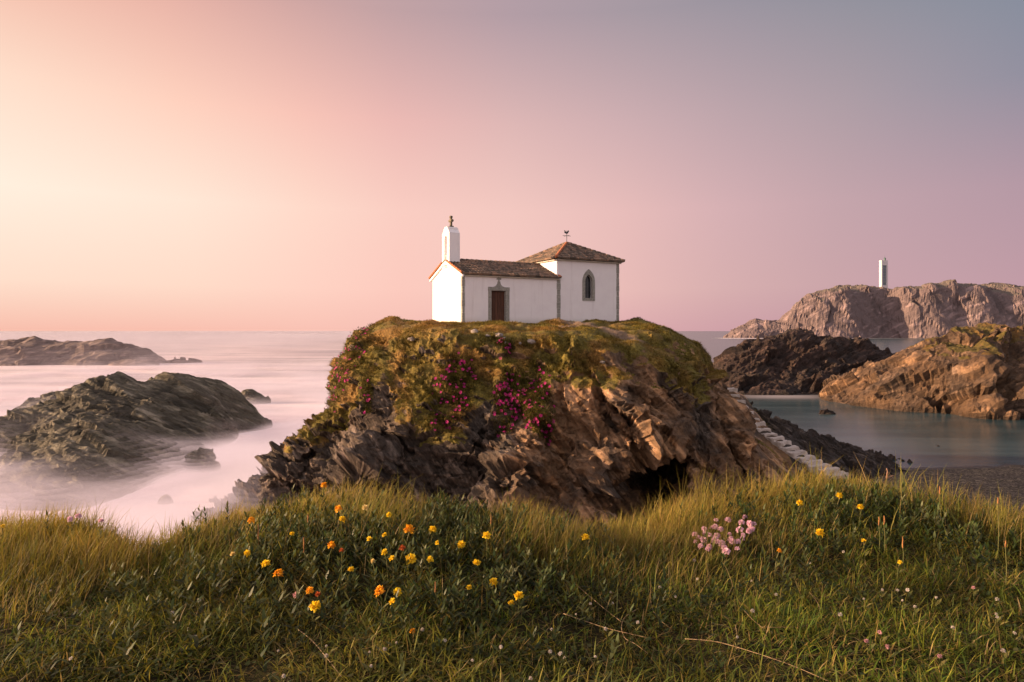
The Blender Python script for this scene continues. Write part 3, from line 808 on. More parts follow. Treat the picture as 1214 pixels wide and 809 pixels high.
def add_box(bm, x0, x1, y0, y1, z0, z1, bev=0.0):
    m = bmesh.ops.create_cube(bm, size=1.0)['verts']
    for vv in m:
        vv.co = ((x0 + x1) / 2 + vv.co.x * (x1 - x0), (y0 + y1) / 2 + vv.co.y * (y1 - y0), (z0 + z1) / 2 + vv.co.z * (z1 - z0))
    if bev:
        es = list({e for vv in m for e in vv.link_edges}); bmesh.ops.bevel(bm, geom=es, offset=bev, segments=1, affect='EDGES')


def add_prism(bm, poly, axis, a, b):
    """extrude a 2-D polygon; axis 'x': poly=(y,z), 'y': poly=(x,z), 'z': poly=(x,y)"""
    def P(u, w_, t): return {'x': (t, u, w_), 'y': (u, t, w_), 'z': (u, w_, t)}[axis]
    A = [bm.verts.new(P(u, w_, a)) for u, w_ in poly]; B = [bm.verts.new(P(u, w_, b)) for u, w_ in poly]
    bm.faces.new(A); bm.faces.new(B[::-1]); k = len(poly)
    for i in range(k): bm.faces.new((A[i], B[i], B[(i + 1) % k], A[(i + 1) % k]))


def add_ring(bm, outer, inner, axis, a, b, closed=True):
    def P(u, w_, t): return {'x': (t, u, w_), 'y': (u, t, w_)}[axis]
    L = [[bm.verts.new(P(u, w_, t)) for u, w_ in poly] for poly, t in ((outer, a), (inner, a), (inner, b), (outer, b))]
    k = len(outer)
    for i in range(k if closed else k - 1):
        j = (i + 1) % k
        for m in range(4): bm.faces.new((L[m][i], L[m][j], L[(m + 1) % 4][j], L[(m + 1) % 4][i]))
    if not closed:
        for i in (0, k - 1): bm.faces.new([L[m][i] for m in range(4)])


def add_tube(bm, pts, r, seg=8, r1=None):
    pts = [Vector(p) for p in pts]; rings = []
    for i, p in enumerate(pts):
        t = (pts[min(i + 1, len(pts) - 1)] - pts[max(i - 1, 0)]).normalized()
        u = t.cross(Vector((0, 0, 1)) if abs(t.z) < 0.9 else Vector((1, 0, 0))).normalized(); w_ = t.cross(u)
        rr = r if r1 is None else r + (r1 - r) * i / (len(pts) - 1)
        rings.append([bm.verts.new(p + (u * math.cos(2 * math.pi * k / seg) + w_ * math.sin(2 * math.pi * k / seg)) * rr) for k in range(seg)])
    for A, B in zip(rings[:-1], rings[1:]):
        for k in range(seg): bm.faces.new((A[k], A[(k + 1) % seg], B[(k + 1) % seg], B[k]))
    bm.faces.new(rings[0][::-1]); bm.faces.new(rings[-1])


def tile_plane(name, O, U, S, ulen, slen, mat, parent, clip=None, thick=0.05, period=0.24, row=0.38):
    """roof slope laid with barrel tiles: U along the eave, S up the slope"""
    O, U, S = (np.array(a, float) for a in (O, U, S)); U /= np.linalg.norm(U); S /= np.linalg.norm(S); Nn = np.cross(U, S); Nn /= np.linalg.norm(Nn)
    if Nn[2] < 0: Nn = -Nn
    us = np.arange(0, ulen + 1e-6, period / 6); ss = []
    k = 0
    while k * row < slen:
        a = k * row; b = min((k + 1) * row, slen)
        ss += [(a, 0.045), (b - 0.001, 0.0)]; k += 1
    A, B = np.meshgrid(us, np.arange(len(ss)), indexing='ij')
    sv = np.array([x[0] for x in ss])[B]; hv = np.array([x[1] for x in ss])[B]
    rowi = (sv / row).astype(int)
    jit = 0.014 * pnoise(np.stack([np.floor(A.ravel() / period) * 3.1, rowi.ravel() * 2.3, np.zeros(A.size)], 1)).reshape(A.shape)
    hh = thick + 0.055 * np.abs(np.cos(np.pi * A / period)) + hv + jit
    sag = 0.03 * fbm2(A, sv, 0.5, 2, 5.0)
    vv = O + A[..., None] * U + sv[..., None] * S + (hh + sag)[..., None] * Nn
    q = grid_faces(len(us), len(ss))
    uu = A.ravel(); sr = sv.ravel()
    if clip is not None:
        cu = uu[q].mean(1); cs = sr[q].mean(1); q = q[clip(cu, cs)]
    vv = vv.reshape(-1, 3); nv = len(vv)
    base = (O + A[..., None] * U + sv[..., None] * S).reshape(-1, 3)
    allv = np.concatenate([vv, base]); allq = np.concatenate([q, q[:, ::-1] + nv])
    # close the open border
    ed = {}
    for f in q:
        for i in range(4):
            a, b = int(f[i]), int(f[(i + 1) % 4]); kx = (min(a, b), max(a, b)); ed.setdefault(kx, []).append((a, b))
    side = [(b, a, a + nv, b + nv) for kx, l in ed.items() if len(l) == 1 for a, b in l]
    return mesh_np(name, allv, np.concatenate([allq, np.array(side)]), None, mat, False, parent=parent)


def ridge_tiles(name, a, b, mat, parent, r=0.11, step=0.36):
    a = Vector(a); b = Vector(b); L = (b - a).length; k = max(1, int(L / step)); bm = bmesh.new(); t = (b - a).normalized()
    for i in range(k):
        p = a + t * (L * i / k); q_ = a + t * (L * (i + 1) / k + 0.04)
        add_tube(bm, [p + Vector((0, 0, 0.02)), q_], r * 1.08, 8, r * 0.9)
    return obj_bm(name, bm, mat, parent, True)


# ----------------------------------------------------------------- chapel (local x along the nave, y to the back, z up)
L1, W1, H1, RG1 = 7.27, 5.0, 3.17, 4.28
L2, W2, H2, AP = 5.35, 5.7, 4.55, 6.05
LX2 = L1 + L2
chap = empty('chapel', (CHP[0], CHP[1], CHZ), THETA)
tag(chap, 'small white chapel with tiled roofs and bellcote on the rocky islet', 'chapel')

DX0, DX1, DH = 2.09, 3.18, 2.18
bm = bmesh.new()          # nave: long wall in pieces round the door, gable front, back wall
add_box(bm, 0, DX0, 0, 0.35, -0.6, H1); add_box(bm, DX1, L1 - 0.001, 0, 0.35, -0.6, H1); add_box(bm, DX0, DX1, 0, 0.35, DH, H1)
add_prism(bm, [(0.352, -0.6), (W1, -0.6), (W1, H1), (W1 / 2, RG1 - 0.02), (0.352, H1 + 0.13)], 'x', 0.0, 0.35)
add_box(bm, 0.352, L1 - 0.001, W1 - 0.35, W1 - 0.001, -0.6, H1)
nave = obj_bm('wall', bm, M_wall, chap)
bm = bmesh.new()
WX0, WX1, WZ0, WZS = 9.60, 10.24, 1.86, 3.02      # window opening, spring line of the arch
def gothic(x0, x1, z0, zs, k=9):
    w_ = x1 - x0; c = []
    for i in range(k + 1):
        a = math.radians(60) * i / k; c.append((x0 + w_ - w_ * math.cos(a), zs + w_ * math.sin(a) * 0.98))
    d = [(x0 + x1 - u, z) for u, z in c[:-1]][::-1]
    return [(x0, z0)] + c + d + [(x1, z0)]
op = gothic(WX0, WX1, WZ0, WZS)
kk = len(op)
# wall face with the pointed opening: outer loop follows the rectangle with as many points
outer = []
for i, (u, z) in enumerate(op):
    if i == 0: outer.append((L1, -0.8))
    elif i == kk - 1: outer.append((LX2, -0.8))
    else:
        f = (i - 1) / (kk - 3); outer.append((L1 + (LX2 - L1) * f, H2))
add_ring(bm, outer, op, 'y', 0.0, 0.4)
add_box(bm, L1, L1 + 0.4, 0.402, W2, -0.8, H2 - 0.001); add_box(bm, LX2 - 0.4, LX2 - 0.001, 0.402, W2, -0.8, H2 - 0.001); add_box(bm, L1 + 0.402, LX2 - 0.402, W2 - 0.4, W2 - 0.002, -0.8, H2 - 0.002)
tower = obj_bm('wall', bm, M_wall, chap)
# stone strips at the corners
def quoin(x0, x1, y0, y1, z1):
    bm = bmesh.new(); z = -0.6; i = 0
    while z < z1 - 0.02:
        hgt = min(0.36 + 0.08 * ((i * 7) % 3), z1 - z); e = 0.012 * ((i * 5) % 3)
        add_box(bm, x0 - e, x1 + e, y0 - 0.004 * (i % 2), y1, z + 0.006, z + hgt - 0.006, 0.008); z += hgt; i += 1
    obj_bm('quoin', bm, M_gran, chap)
quoin(-0.02, 0.15, -0.025, 0.2, H1 - 0.08); quoin(L1 - 0.03, L1 + 0.23, -0.035, 0.06, H1 - 0.06); quoin(LX2 - 0.20, LX2 + 0.02, -0.025, 0.2, H2 - 0.10)
# cornices
bm = bmesh.new(); add_box(bm, -0.12, L1 + 0.16, -0.13, -0.003, H1 - 0.11, H1 - 0.01, 0.02); obj_bm('cornice', bm, M_cornice, chap)
bm = bmesh.new(); add_box(bm, L1 - 0.15, LX2 + 0.15, -0.16, -0.003, H2 - 0.12, H2 - 0.015, 0.02); add_box(bm, L1 - 0.15, L1 - 0.003, 0.002, W2 + 0.1, H2 - 0.12, H2 - 0.015, 0.02); obj_bm('cornice', bm, M_cornice, chap)
# nave roof
sl = math.hypot(W1 / 2 + 0.24, RG1 - H1 + 0.107); run = (W1 / 2 + 0.24)
z_e = H1 - 0.0
bm_ = None
r1 = tile_plane('roof', (-0.16, -0.24, z_e), (1, 0, 0), (0, run, RG1 - z_e), L1 + 0.34, math.hypot(run, RG1 - z_e), M_tile, chap)
ridge_tiles('ridge_tile', (0.7, W1 / 2, RG1 + 0.07), (L1 + 0.05, W1 / 2, RG1 + 0.07), M_tile, r1)
r1b = tile_plane('roof', (L1 + 0.18, W1 + 0.24, z_e), (-1, 0, 0), (0, -run, RG1 - z_e), L1 + 0.34, math.hypot(run, RG1 - z_e), M_tile, chap)
# verge tiles along the front gable (bright clay) and the white verge band below
for sgn in (0, 1):
    ya, yb = (-0.26, W1 / 2 - 0.55) if sgn == 0 else (W1 + 0.26, W1 / 2 + 0.55)
    za = z_e + 0.09; zb_ = z_e + 0.09 + (RG1 - z_e) * (run - 0.55) / run
    ridge_tiles('verge_tile', (-0.15, ya, za), (-0.15, yb, zb_), M_clay, r1 if sgn == 0 else r1b, 0.075, 0.3)
    bm = bmesh.new()
    yc = W1 / 2; s_ = 1 if sgn == 0 else -1
    pl = [(ya, z_e - 0.16), (yc - s_ * 0.02, RG1 - 0.17), (yc - s_ * 0.02, RG1 - 0.03), (ya, z_e - 0.03)]
    add_prism(bm, pl, 'x', -0.13, -0.003); obj_bm('verge_band', bm, M_wall, chap)
bm = bmesh.new(); add_tube(bm, [(L1 + 0.12, -0.27, z_e + 0.10), (L1 + 0.12, 0.7, z_e + 0.10 + 0.94 * (RG1 - z_e) / run)], 0.085, 8); obj_bm('verge_tile', bm, M_clay, r1, True)
# tower roof, four hips
ov = 0.32; X0, X1, Y0, Y1 = L1 - ov, LX2 + ov, -ov, W2 + ov
cxr, cyr = (X0 + X1) / 2, (Y0 + Y1) / 2; apex = np.array([cxr, cyr, AP]); ze = H2 - 0.01
cor = [np.array(c) for c in ((X0, Y0, ze), (X1, Y0, ze), (X1, Y1, ze), (X0, Y1, ze))]
roof2 = None
for i in range(4):
    a, b = cor[i], cor[(i + 1) % 4]; Ln = np.linalg.norm(b - a); mid = (a + b) / 2; S = apex - mid; Sl = np.linalg.norm(S)
    o = tile_plane('roof', a, b - a, S, Ln, Sl, M_tile, chap, clip=lambda u, s_, Ln=Ln, Sl=Sl: np.abs(u - Ln / 2) < (Ln / 2) * (1 - s_ / Sl) + 0.02)
    if i == 0: roof2 = o
for i, c in enumerate(cor):
    ridge_tiles('ridge_tile', c + (0, 0, 0.09), apex + (0, 0, 0.10), M_clay if i in (0,) else M_tile, roof2, 0.095)
# weather vane on the apex
vn = bmesh.new(); add_tube(vn, [(cxr, cyr, AP), (cxr, cyr, AP + 1.0)], 0.022, 6)
vane = obj_bm('weather_vane', vn, M_iron, chap)
bm = bmesh.new(); add_tube(bm, [(cxr - 0.36, cyr, AP + 0.62), (cxr + 0.36, cyr, AP + 0.62)], 0.016, 6); add_tube(bm, [(cxr, cyr - 0.36, AP + 0.62), (cxr, cyr + 0.36, AP + 0.62)], 0.016, 6)
obj_bm('cross_arm', bm, M_iron, vane)
bm = bmesh.new()
cock = [(-0.22, 0.86), (-0.14, 0.80), (0.0, 0.76), (0.10, 0.80), (0.16, 0.92), (0.21, 0.96), (0.16, 1.03), (0.09, 1.02), (0.05, 0.92), (-0.08, 0.90), (-0.14, 1.0), (-0.24, 1.02), (-0.19, 0.94)]
add_prism(bm, [(cxr + u, AP + z) for u, z in cock], 'y', cyr - 0.02, cyr + 0.02); obj_bm('cockerel', bm, M_iron, vane)
# bellcote over the front gable
by0, by1, bx0, bx1, bz0, bz1 = 1.95, 3.15, -0.06, 0.72, RG1 - 0.5, 6.12
yc = (by0 + by1) / 2
def arch(y0, y1, z0, zs, k=10):
    r = (y1 - y0) / 2; c = (y0 + y1) / 2
    return [(y0, z0)] + [(c - r * math.cos(math.pi * i / k), zs + r * math.sin(math.pi * i / k)) for i in range(k + 1)] + [(y1, z0)]
ai = arch(yc - 0.24, yc + 0.24, 4.72, 5.72); k3 = len(ai)
ao = [(by0, bz0)] + [(by0, 5.2)] + [(by0, bz1)] + [(by0 + (by1 - by0) * i / (k3 - 7), bz1) for i in range(1, k3 - 7)] + [(by1, bz1), (by1, 5.2), (by1, bz0)]
while len(ao) < k3: ao.insert(4, ao[3])
bm = bmesh.new(); add_ring(bm, ao[:k3], ai, 'x', bx0, bx1); bmesh.ops.remove_doubles(bm, verts=bm.verts[:], dist=1e-4)
add_box(bm, bx0, bx1, by0 + 0.3, by1 - 0.3, bz0, 4.719)
bell = obj_bm('bellcote', bm, M_wall, chap)
bm = bmesh.new()
add_prism(bm, [(by0 - 0.0, bz1 + 0.002), (by1 + 0.0, bz1 + 0.002), (yc + 0.36, bz1 + 0.26), (yc + 0.36, bz1 + 0.34), (yc + 0.24, bz1 + 0.34), (yc + 0.2, bz1 + 0.44), (yc - 0.2, bz1 + 0.44), (yc - 0.24, bz1 + 0.34), (yc - 0.36, bz1 + 0.34), (yc - 0.36, bz1 + 0.26)], 'x', bx0 + 0.01, bx1 - 0.01)
obj_bm('cap', bm, M_wall, bell)
bm = bmesh.new(); add_box(bm, bx0 - 0.08, bx1 + 0.09, by0 - 0.1, by1 + 0.1, RG1 - 0.32, RG1 - 0.14, 0.03); obj_bm('plinth', bm, M_wall, bell)
bm = bmesh.new(); cx0 = (bx0 + bx1) / 2; cz = bz1 + 0.44
add_box(bm, cx0 - 0.15, cx0 + 0.15, yc - 0.15, yc + 0.15, cz, cz + 0.10, 0.03); add_box(bm, cx0 - 0.075, cx0 + 0.075, yc - 0.085, yc + 0.085, cz + 0.10, cz + 0.72, 0.03)
add_box(bm, cx0 - 0.11, cx0 + 0.11, yc - 0.24, yc + 0.24, cz + 0.36, cz + 0.53, 0.04); add_box(bm, cx0 - 0.10, cx0 + 0.10, yc - 0.11, yc + 0.11, cz + 0.64, cz + 0.78, 0.04)
obj_bm('cross', bm, M_dkstone, bell)
# door with granite surround and the little cross over it
bm = bmesh.new()
npl = 6
for i in range(npl):
    a = DX0 + 0.01 + (DX1 - DX0 - 0.02) * i / npl; b = DX0 + 0.01 + (DX1 - DX0 - 0.02) * (i + 1) / npl
    add_box(bm, a + 0.004, b - 0.004, 0.17, 0.23, 0.02, DH - 0.01, 0.006)
add_box(bm, DX0 + 0.01, DX1 - 0.01, 0.232, 0.25, 0.0, DH)
door = obj_bm('door', bm, M_door, chap)
bm = bmesh.new(); add_tube(bm, [(DX1 - 0.2, 0.16, 1.05), (DX1 - 0.2, 0.10, 1.05), (DX1 - 0.2, 0.10, 1.15)], 0.014, 6); obj_bm('handle', bm, M_iron, door)
bm = bmesh.new()
for xa, xb in ((DX0 - 0.22, DX0 + 0.012), (DX1 - 0.012, DX1 + 0.27)):
    z = -0.3
    for hgt in (0.75, 0.55, 0.65, 0.535): add_box(bm, xa, xb, -0.04, 0.16, z + 0.004, z + hgt - 0.004, 0.012); z += hgt
add_box(bm, DX0 - 0.24, DX1 + 0.29, -0.045, 0.16, DH + 0.003, DH + 0.25, 0.015)
obj_bm('door_frame', bm, M_gran, chap)
xm = (DX0 + DX1) / 2 + 0.02; zt_ = DH + 0.252
bm = bmesh.new()
def ogee():
    Lp = [(-0.42, 0.0), (-0.27, 0.05), (-0.17, 0.13), (-0.11, 0.24), (-0.09, 0.36)]
    return [(xm + u, zt_ + z) for u, z in Lp] + [(xm - u, zt_ + z) for u, z in Lp[::-1]]
add_prism(bm, ogee()[::-1], 'y', -0.04, -0.003)
cb = zt_ + 0.36
cr_ = [(-0.05, 0), (-0.05, 0.14), (-0.16, 0.12), (-0.16, 0.24), (-0.06, 0.23), (-0.08, 0.36), (0.08, 0.36), (0.06, 0.23), (0.16, 0.24), (0.16, 0.12), (0.05, 0.14), (0.05, 0)]
add_prism(bm, [(xm + u, cb + z + 0.001) for u, z in cr_], 'y', -0.045, -0.003)
obj_bm('door_cross', bm, M_gran, chap)
# pointed window
outf = gothic(WX0 - 0.22, WX1 + 0.22, WZ0 - 0.19, WZS)
bm = bmesh.new(); inn = gothic(WX0 + 0.004, WX1 - 0.004, WZ0 + 0.004, WZS); add_ring(bm, outf, inn, 'y', -0.04, 0.12)
win = obj_bm('window', bm, M_gran, chap)
bm = bmesh.new(); add_prism(bm, gothic(WX0 - 0.01, WX1 + 0.01, WZ0 - 0.01, WZS), 'y', 0.20, 0.22); obj_bm('pane', bm, M_glass, win)
bm = bmesh.new()
for i in range(1, 4):
    x = WX0 + (WX1 - WX0) * i / 4; add_tube(bm, [(x, 0.15, WZ0), (x, 0.15, WZS + 0.36)], 0.012, 6)
for i in range(1, 5): add_tube(bm, [(WX0, 0.165, WZ0 + 0.28 * i), (WX1, 0.165, WZ0 + 0.28 * i)], 0.010, 6)
obj_bm('window_bar', bm, M_iron, win)

# ----------------------------------------------------------------- lighthouse on the headland
lh_d = 1096.0; lx_ = (1047.5 - CX) * lh_d / F; lz = EYE + (392 - 342.5) * lh_d / F - 1.0
lz = float(max(lz - 0.5, hH(np.array([lx_]), np.array([lh_d]))[0] - 2.0))
LHH = EYE + (392 - 309.0) * lh_d / F - lz
light = empty('lighthouse', (lx_, lh_d, lz), RAD(16))
tag(light, 'tall white square lighthouse with dark stair slot, on the headland', 'lighthouse')
M_lw = plain_mat('lighthouse_white', (0.66, 0.60, 0.61), (0.58, 0.53, 0.54), 0.2, 0.8, 0.1)
M_lg = plain_mat('lighthouse_core_blue', (0.15, 0.18, 0.22), (0.21, 0.24, 0.28), 0.3, 0.6, 0.1)  # blue-grey of the recessed stair core
M_lmid = plain_mat('lighthouse_grey', (0.26, 0.27, 0.30), (0.32, 0.33, 0.36), 0.3, 0.7, 0.1)
M_lgreen = plain_mat('lantern_metal', (0.05, 0.11, 0.10), (0.08, 0.14, 0.13), 1.0, 0.5, 0.1)
w2 = 6.3
bm = bmesh.new(); add_box(bm, -w2, -w2 + 2.4, -2.4, 2.4, 0, LHH, 0.05); obj_bm('slab_wall', bm, M_lw, light)
bm = bmesh.new(); add_box(bm, w2 - 2.6, w2, -2.4, 2.4, 0, LHH, 0.05); obj_bm('slab_wall', bm, M_lw, light)
bm = bmesh.new(); add_box(bm, -w2 + 2.405, w2 - 2.605, -1.5, 2.3, 0, LHH - 8); obj_bm('core', bm, M_lg, light)
bm = bmesh.new(); add_box(bm, -w2 + 2.405, w2 - 2.605, -2.3, 2.3, LHH - 8, LHH - 0.01); obj_bm('head_beam', bm, M_lw, light)
bm = bmesh.new(); add_box(bm, -w2 + 2.405, w2 - 2.605, -2.35, 2.3, 0.01, 5); obj_bm('base', bm, M_lw, light)
for i in range(6):
    z = 5 + (LHH - 13) * (i + 1) / 7
    bm = bmesh.new(); add_box(bm, -w2 + 2.41, w2 - 2.61, -2.2, -1.505, z, z + 0.7); obj_bm('landing', bm, M_lmid, light)
for x in (0.6,):
    bm = bmesh.new(); add_box(bm, x, x + 0.4, -2.1, -1.7, 5, LHH - 8); obj_bm('post', bm, M_lmid, light)
bm = bmesh.new(); add_tube(bm, [(2.5, 0, LHH), (2.5, 0, LHH + 3.2)], 1.6, 12); add_tube(bm, [(2.5, 0, LHH + 3.2), (2.5, 0, LHH + 5.2)], 1.8, 12, 0.3); add_tube(bm, [(2.5, 0, LHH + 5.2), (2.5, 0, LHH + 8)], 0.16, 6)
obj_bm('lantern', bm, M_lgreen, light)

# ----------------------------------------------------------------- stairs down to the beach
M_step = plain_mat('worn_pale_stone', (0.56, 0.50, 0.45), (0.36, 0.31, 0.27), 1.6, 0.85, 0.6, 0.03)
stair = empty('stone_stairs', tuple(STAIR[0]))
tag(stair, 'pale worn stone stairs running down the right flank of the islet', 'stairs')
seglen = [np.linalg.norm((b - a)[:2]) for a, b in zip(STAIR[:-1], STAIR[1:])]; tot = sum(seglen); NS = 18
cum = np.concatenate([[0], np.cumsum(seglen)])
def stair_pt(s_):
    i = min(np.searchsorted(cum, s_, side='right') - 1, len(seglen) - 1); f = (s_ - cum[i]) / seglen[i]
    return STAIR[i] + (STAIR[i + 1] - STAIR[i]) * f, STAIR[i + 1] - STAIR[i]
for k in range(NS):
    p, t = stair_pt(tot * (k + 0.5) / NS); t = t[:2] / np.linalg.norm(t[:2]); run_ = tot / NS
    r_ = random.Random(k); wd = 0.42 + 0.50 * (k / NS) + r_.uniform(-0.09, 0.09)
    bm = bmesh.new(); add_box(bm, -run_ * 0.62, run_ * 0.62, -wd, wd, -0.75, 0.09)
    bmesh.ops.subdivide_edges(bm, edges=bm.edges[:], cuts=3, use_grid_fill=True)
    for vv in bm.verts:
        nn_ = Vector((r_.uniform(-1, 1), r_.uniform(-1, 1), r_.uniform(-1, 1))) * 0.035; vv.co += nn_
    bmesh.ops.bevel(bm, geom=[e for e in bm.edges if e.is_boundary is False and e.calc_face_angle(0) > 0.9], offset=0.04, segments=2, affect='EDGES')
    o = obj_bm('step', bm, M_step, stair, False)
    o.location = p - STAIR[0]; o.location[2] += r_.uniform(0.0, 0.07)
    o.rotation_euler = (r_.uniform(-0.05, 0.05), r_.uniform(-0.04, 0.04), math.atan2(t[1], t[0]) + r_.uniform(-0.12, 0.12))
# ----------------------------------------------------------------- the grassy headland in front
RT = [(-300, 620), (0, 631), (60, 630), (120, 655), (165, 657), (200, 640), (260, 620), (340, 612), (400, 612), (470, 620), (560, 624), (680, 634), (760, 632), (830, 618), (900, 604), (980, 587), (1040, 585), (1075, 602), (1150, 622), (1214, 630), (1500, 622)]
_rp = np.array([p for p, _ in RT], float); _rd = 688.0 / (np.array([y for _, y in RT]) + 9.0 - 392.0)
_rx = (_rp - CX) * _rd / F


def rimd(x):
    return np.interp(x, _rx, _rd) + 0.05 * fbm2(x, np.zeros_like(x), 1.1, 3, 9.0)


def gh(x, y):
    x = np.asarray(x, float); y = np.asarray(y, float)
    R = rimd(x)
    z = GEYE + 0.035 * fbm2(x, y, 0.9, 3, 1.0) + 0.012 * fbm2(x, y, 4.0, 2, 2.0)
    z = z + 0.07 * np.exp(-(((x + 0.55) / 0.8) ** 2 + ((y - 2.75) / 0.55) ** 2)) + 0.05 * np.exp(-(((x - 1.5) / 0.7) ** 2 + ((y - 3.1) / 0.45) ** 2))
    z = z - 0.05 * np.exp(-(((x + 1.9) / 0.9) ** 2 + ((y - 2.3) / 0.6) ** 2))
    o = np.maximum(y - R, 0)
    z = z - np.where(o < 0.6, 0.9 * o * o, 0.324 + 1.08 * (o - 0.6))
    # the flat top ends in slopes well outside the frame too
    z = z - 0.5 * np.maximum(np.abs(x) - 9, 0) - 0.0
    return z


def ray_ground(px, py, hgt=0.0):
    """real ground point whose flower tip (hgt above it) shows at that place of the photograph"""
    d = np.arange(0.9, 5.0, 0.01); x = (px - CX) * d / F; z = EYE - (py - HY) * d / F
    hit = z <= gh(x, d) + hgt
    i = int(np.argmax(hit)) if hit.any() else len(d) - 1
    x, d = x[i], d[i]
    return np.array([x, d, gh(np.array([x]), np.array([d]))[0]])


gx_ = np.concatenate([np.arange(-26, -4.5, 0.5), np.arange(-4.5, 4.5, 0.06), np.arange(4.5, 26.1, 0.5)])
gy_ = np.concatenate([np.arange(-8, 0.6, 0.4), np.arange(0.6, 5.0, 0.05), np.arange(5.0, 16, 0.4)])
X, Y = np.meshgrid(gx_, gy_, indexing='ij'); Zg = np.maximum(gh(X, Y), -1.5)
s = NT('turf_soil'); p = s.pos()
n = s.noise(p, 3.0, 5, 0.6); f = s.noise(p, 60, 4, 0.7)
c = s.ramp(n, [(0.3, (0.016, 0.016, 0.007)), (0.55, (0.040, 0.034, 0.014)), (0.75, (0.075, 0.055, 0.028))])
c = s.mix(s.mapr(f, 0.35, 0.65, 0.6, 0), c, (0.012, 0.012, 0.006))
ground = mesh_np('ground', np.stack([X.ravel(), Y.ravel(), Zg.ravel()], 1), grid_faces(len(gx_), len(gy_)), None, s.done(s.pbsdf(c, 0.95, s.bump(f, 1.0, 0.01), 0.1)), True)
tag(ground, 'earth of the grassy clifftop in the foreground', 'ground', kind='structure')


def blades(P, L, Wd, yaw, lean, curl, col, nseg=3, leaf=False, up=None, twist=None):
    """ribbon blades: returns verts, quads, tris, colours"""
    N = len(P); dirh = np.stack([np.cos(yaw), np.sin(yaw), np.zeros(N)], 1)
    tw = yaw + math.pi / 2 + (twist if twist is not None else 0)
    sidev = np.stack([np.cos(tw), np.sin(tw), np.zeros(N)], 1)
    rows = []; pos = P.astype(float).copy(); cols = []
    per = 2 * nseg + 1
    V = np.zeros((N, per, 3), np.float32); Cc = np.zeros((N, per, 3), np.float32)
    for k in range(nseg + 1):
        t = k / nseg
        if leaf: wt = math.sin(math.pi * min(1, 0.12 + 0.88 * t) ** 0.8) if k < nseg else 0
        else: wt = 1 - 0.75 * t ** 1.4
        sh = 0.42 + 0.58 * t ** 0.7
        if k < nseg:
            V[:, 2 * k] = pos - sidev * (Wd * wt * 0.5)[:, None]; V[:, 2 * k + 1] = pos + sidev * (Wd * wt * 0.5)[:, None]
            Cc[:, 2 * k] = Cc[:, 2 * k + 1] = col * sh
            ang = lean + curl * (t + 0.5 / nseg)
            pos = pos + (np.cos(ang)[:, None] * np.array([0, 0, 1.0]) + np.sin(ang)[:, None] * dirh) * (L / nseg)[:, None]
        else:
            V[:, 2 * nseg] = pos; Cc[:, 2 * nseg] = col * sh
    b = (np.arange(N) * per)[:, None]
    q = np.concatenate([b + np.array([2 * k, 2 * k + 1, 2 * k + 3, 2 * k + 2]) for k in range(nseg - 1)]) if nseg > 1 else np.zeros((0, 4), int)
    t_ = b + np.array([2 * nseg - 2, 2 * nseg - 1, 2 * nseg])
    return V.reshape(-1, 3), q, t_, Cc.reshape(-1, 3)


def join(parts):
    V, Q, T, C_ = [], [], [], []; o = 0
    for v, q, t, c in parts:
        V.append(v); Q.append(q + o); T.append(t + o); C_.append(c); o += len(v)
    return np.concatenate(V), np.concatenate(Q), np.concatenate(T), np.concatenate(C_)


def blade_mat(name, transl=0.35, rough=0.6):
    s = NT(name); c = s.attr('tint', 'Color')
    n = s.noise(s.pos(), 40, 2, 0.5)
    c2 = s.mix(s.mapr(n, 0.3, 0.7, 0.35, 0), c, (0.01, 0.012, 0.004))
    pb = s.pbsdf(c2, rough, None, 0.25)
    tr = s.n('ShaderNodeBsdfTranslucent'); s.set(tr.inputs[0], s.mix(0.3, c2, (0.30, 0.22, 0.03), 'MIX'))
    return s.done(s.n('ShaderNodeMixShader', i0=transl, i1=pb, i2=tr.outputs[0]).outputs[0])


M_blade = blade_mat('grass_blade', 0.42); M_herb = blade_mat('herb_leaf', 0.25, 0.5)


def pal(cols, w_, n):
    return np.array(cols)[rng.choice(len(cols), n, p=np.array(w_) / sum(w_))] * rng.uniform(0.7, 1.25, (n, 1))


def scatter(n, ymin=0.85, past=0.35, margin=0.9):
    """points over the turf, denser near the lens so that the cover looks even"""
    def some(k, m0, m1):
        out = []
        while sum(map(len, out)) < k:
            d = ymin + (4.0 - ymin) * rng.random(k * 2) ** 0.85
            e = 0.76 * d
            x = rng.choice([-1.0, 1.0], k * 2) * (rng.random(k * 2) * (e + m1) if m0 is None else e + m0 + rng.random(k * 2) * (m1 - m0))
            ok = d < rimd(x) + past
            out.append(np.stack([x[ok], d[ok]], 1))
        return np.concatenate(out)[:k]
    return np.concatenate([some(n, None, 0.55), some(int(n * 0.5), 0.55, 2.6)])      # the turf goes on to both sides


def proj(P):
    return CX + P[:, 0] / P[:, 1] * F, HY + (EYE - P[:, 2]) / P[:, 1] * F


parts = []
GREENS = [(0.055, 0.110, 0.013), (0.10, 0.175, 0.017), (0.20, 0.25, 0.026), (0.32, 0.29, 0.042), (0.36, 0.25, 0.075), (0.46, 0.34, 0.16)]


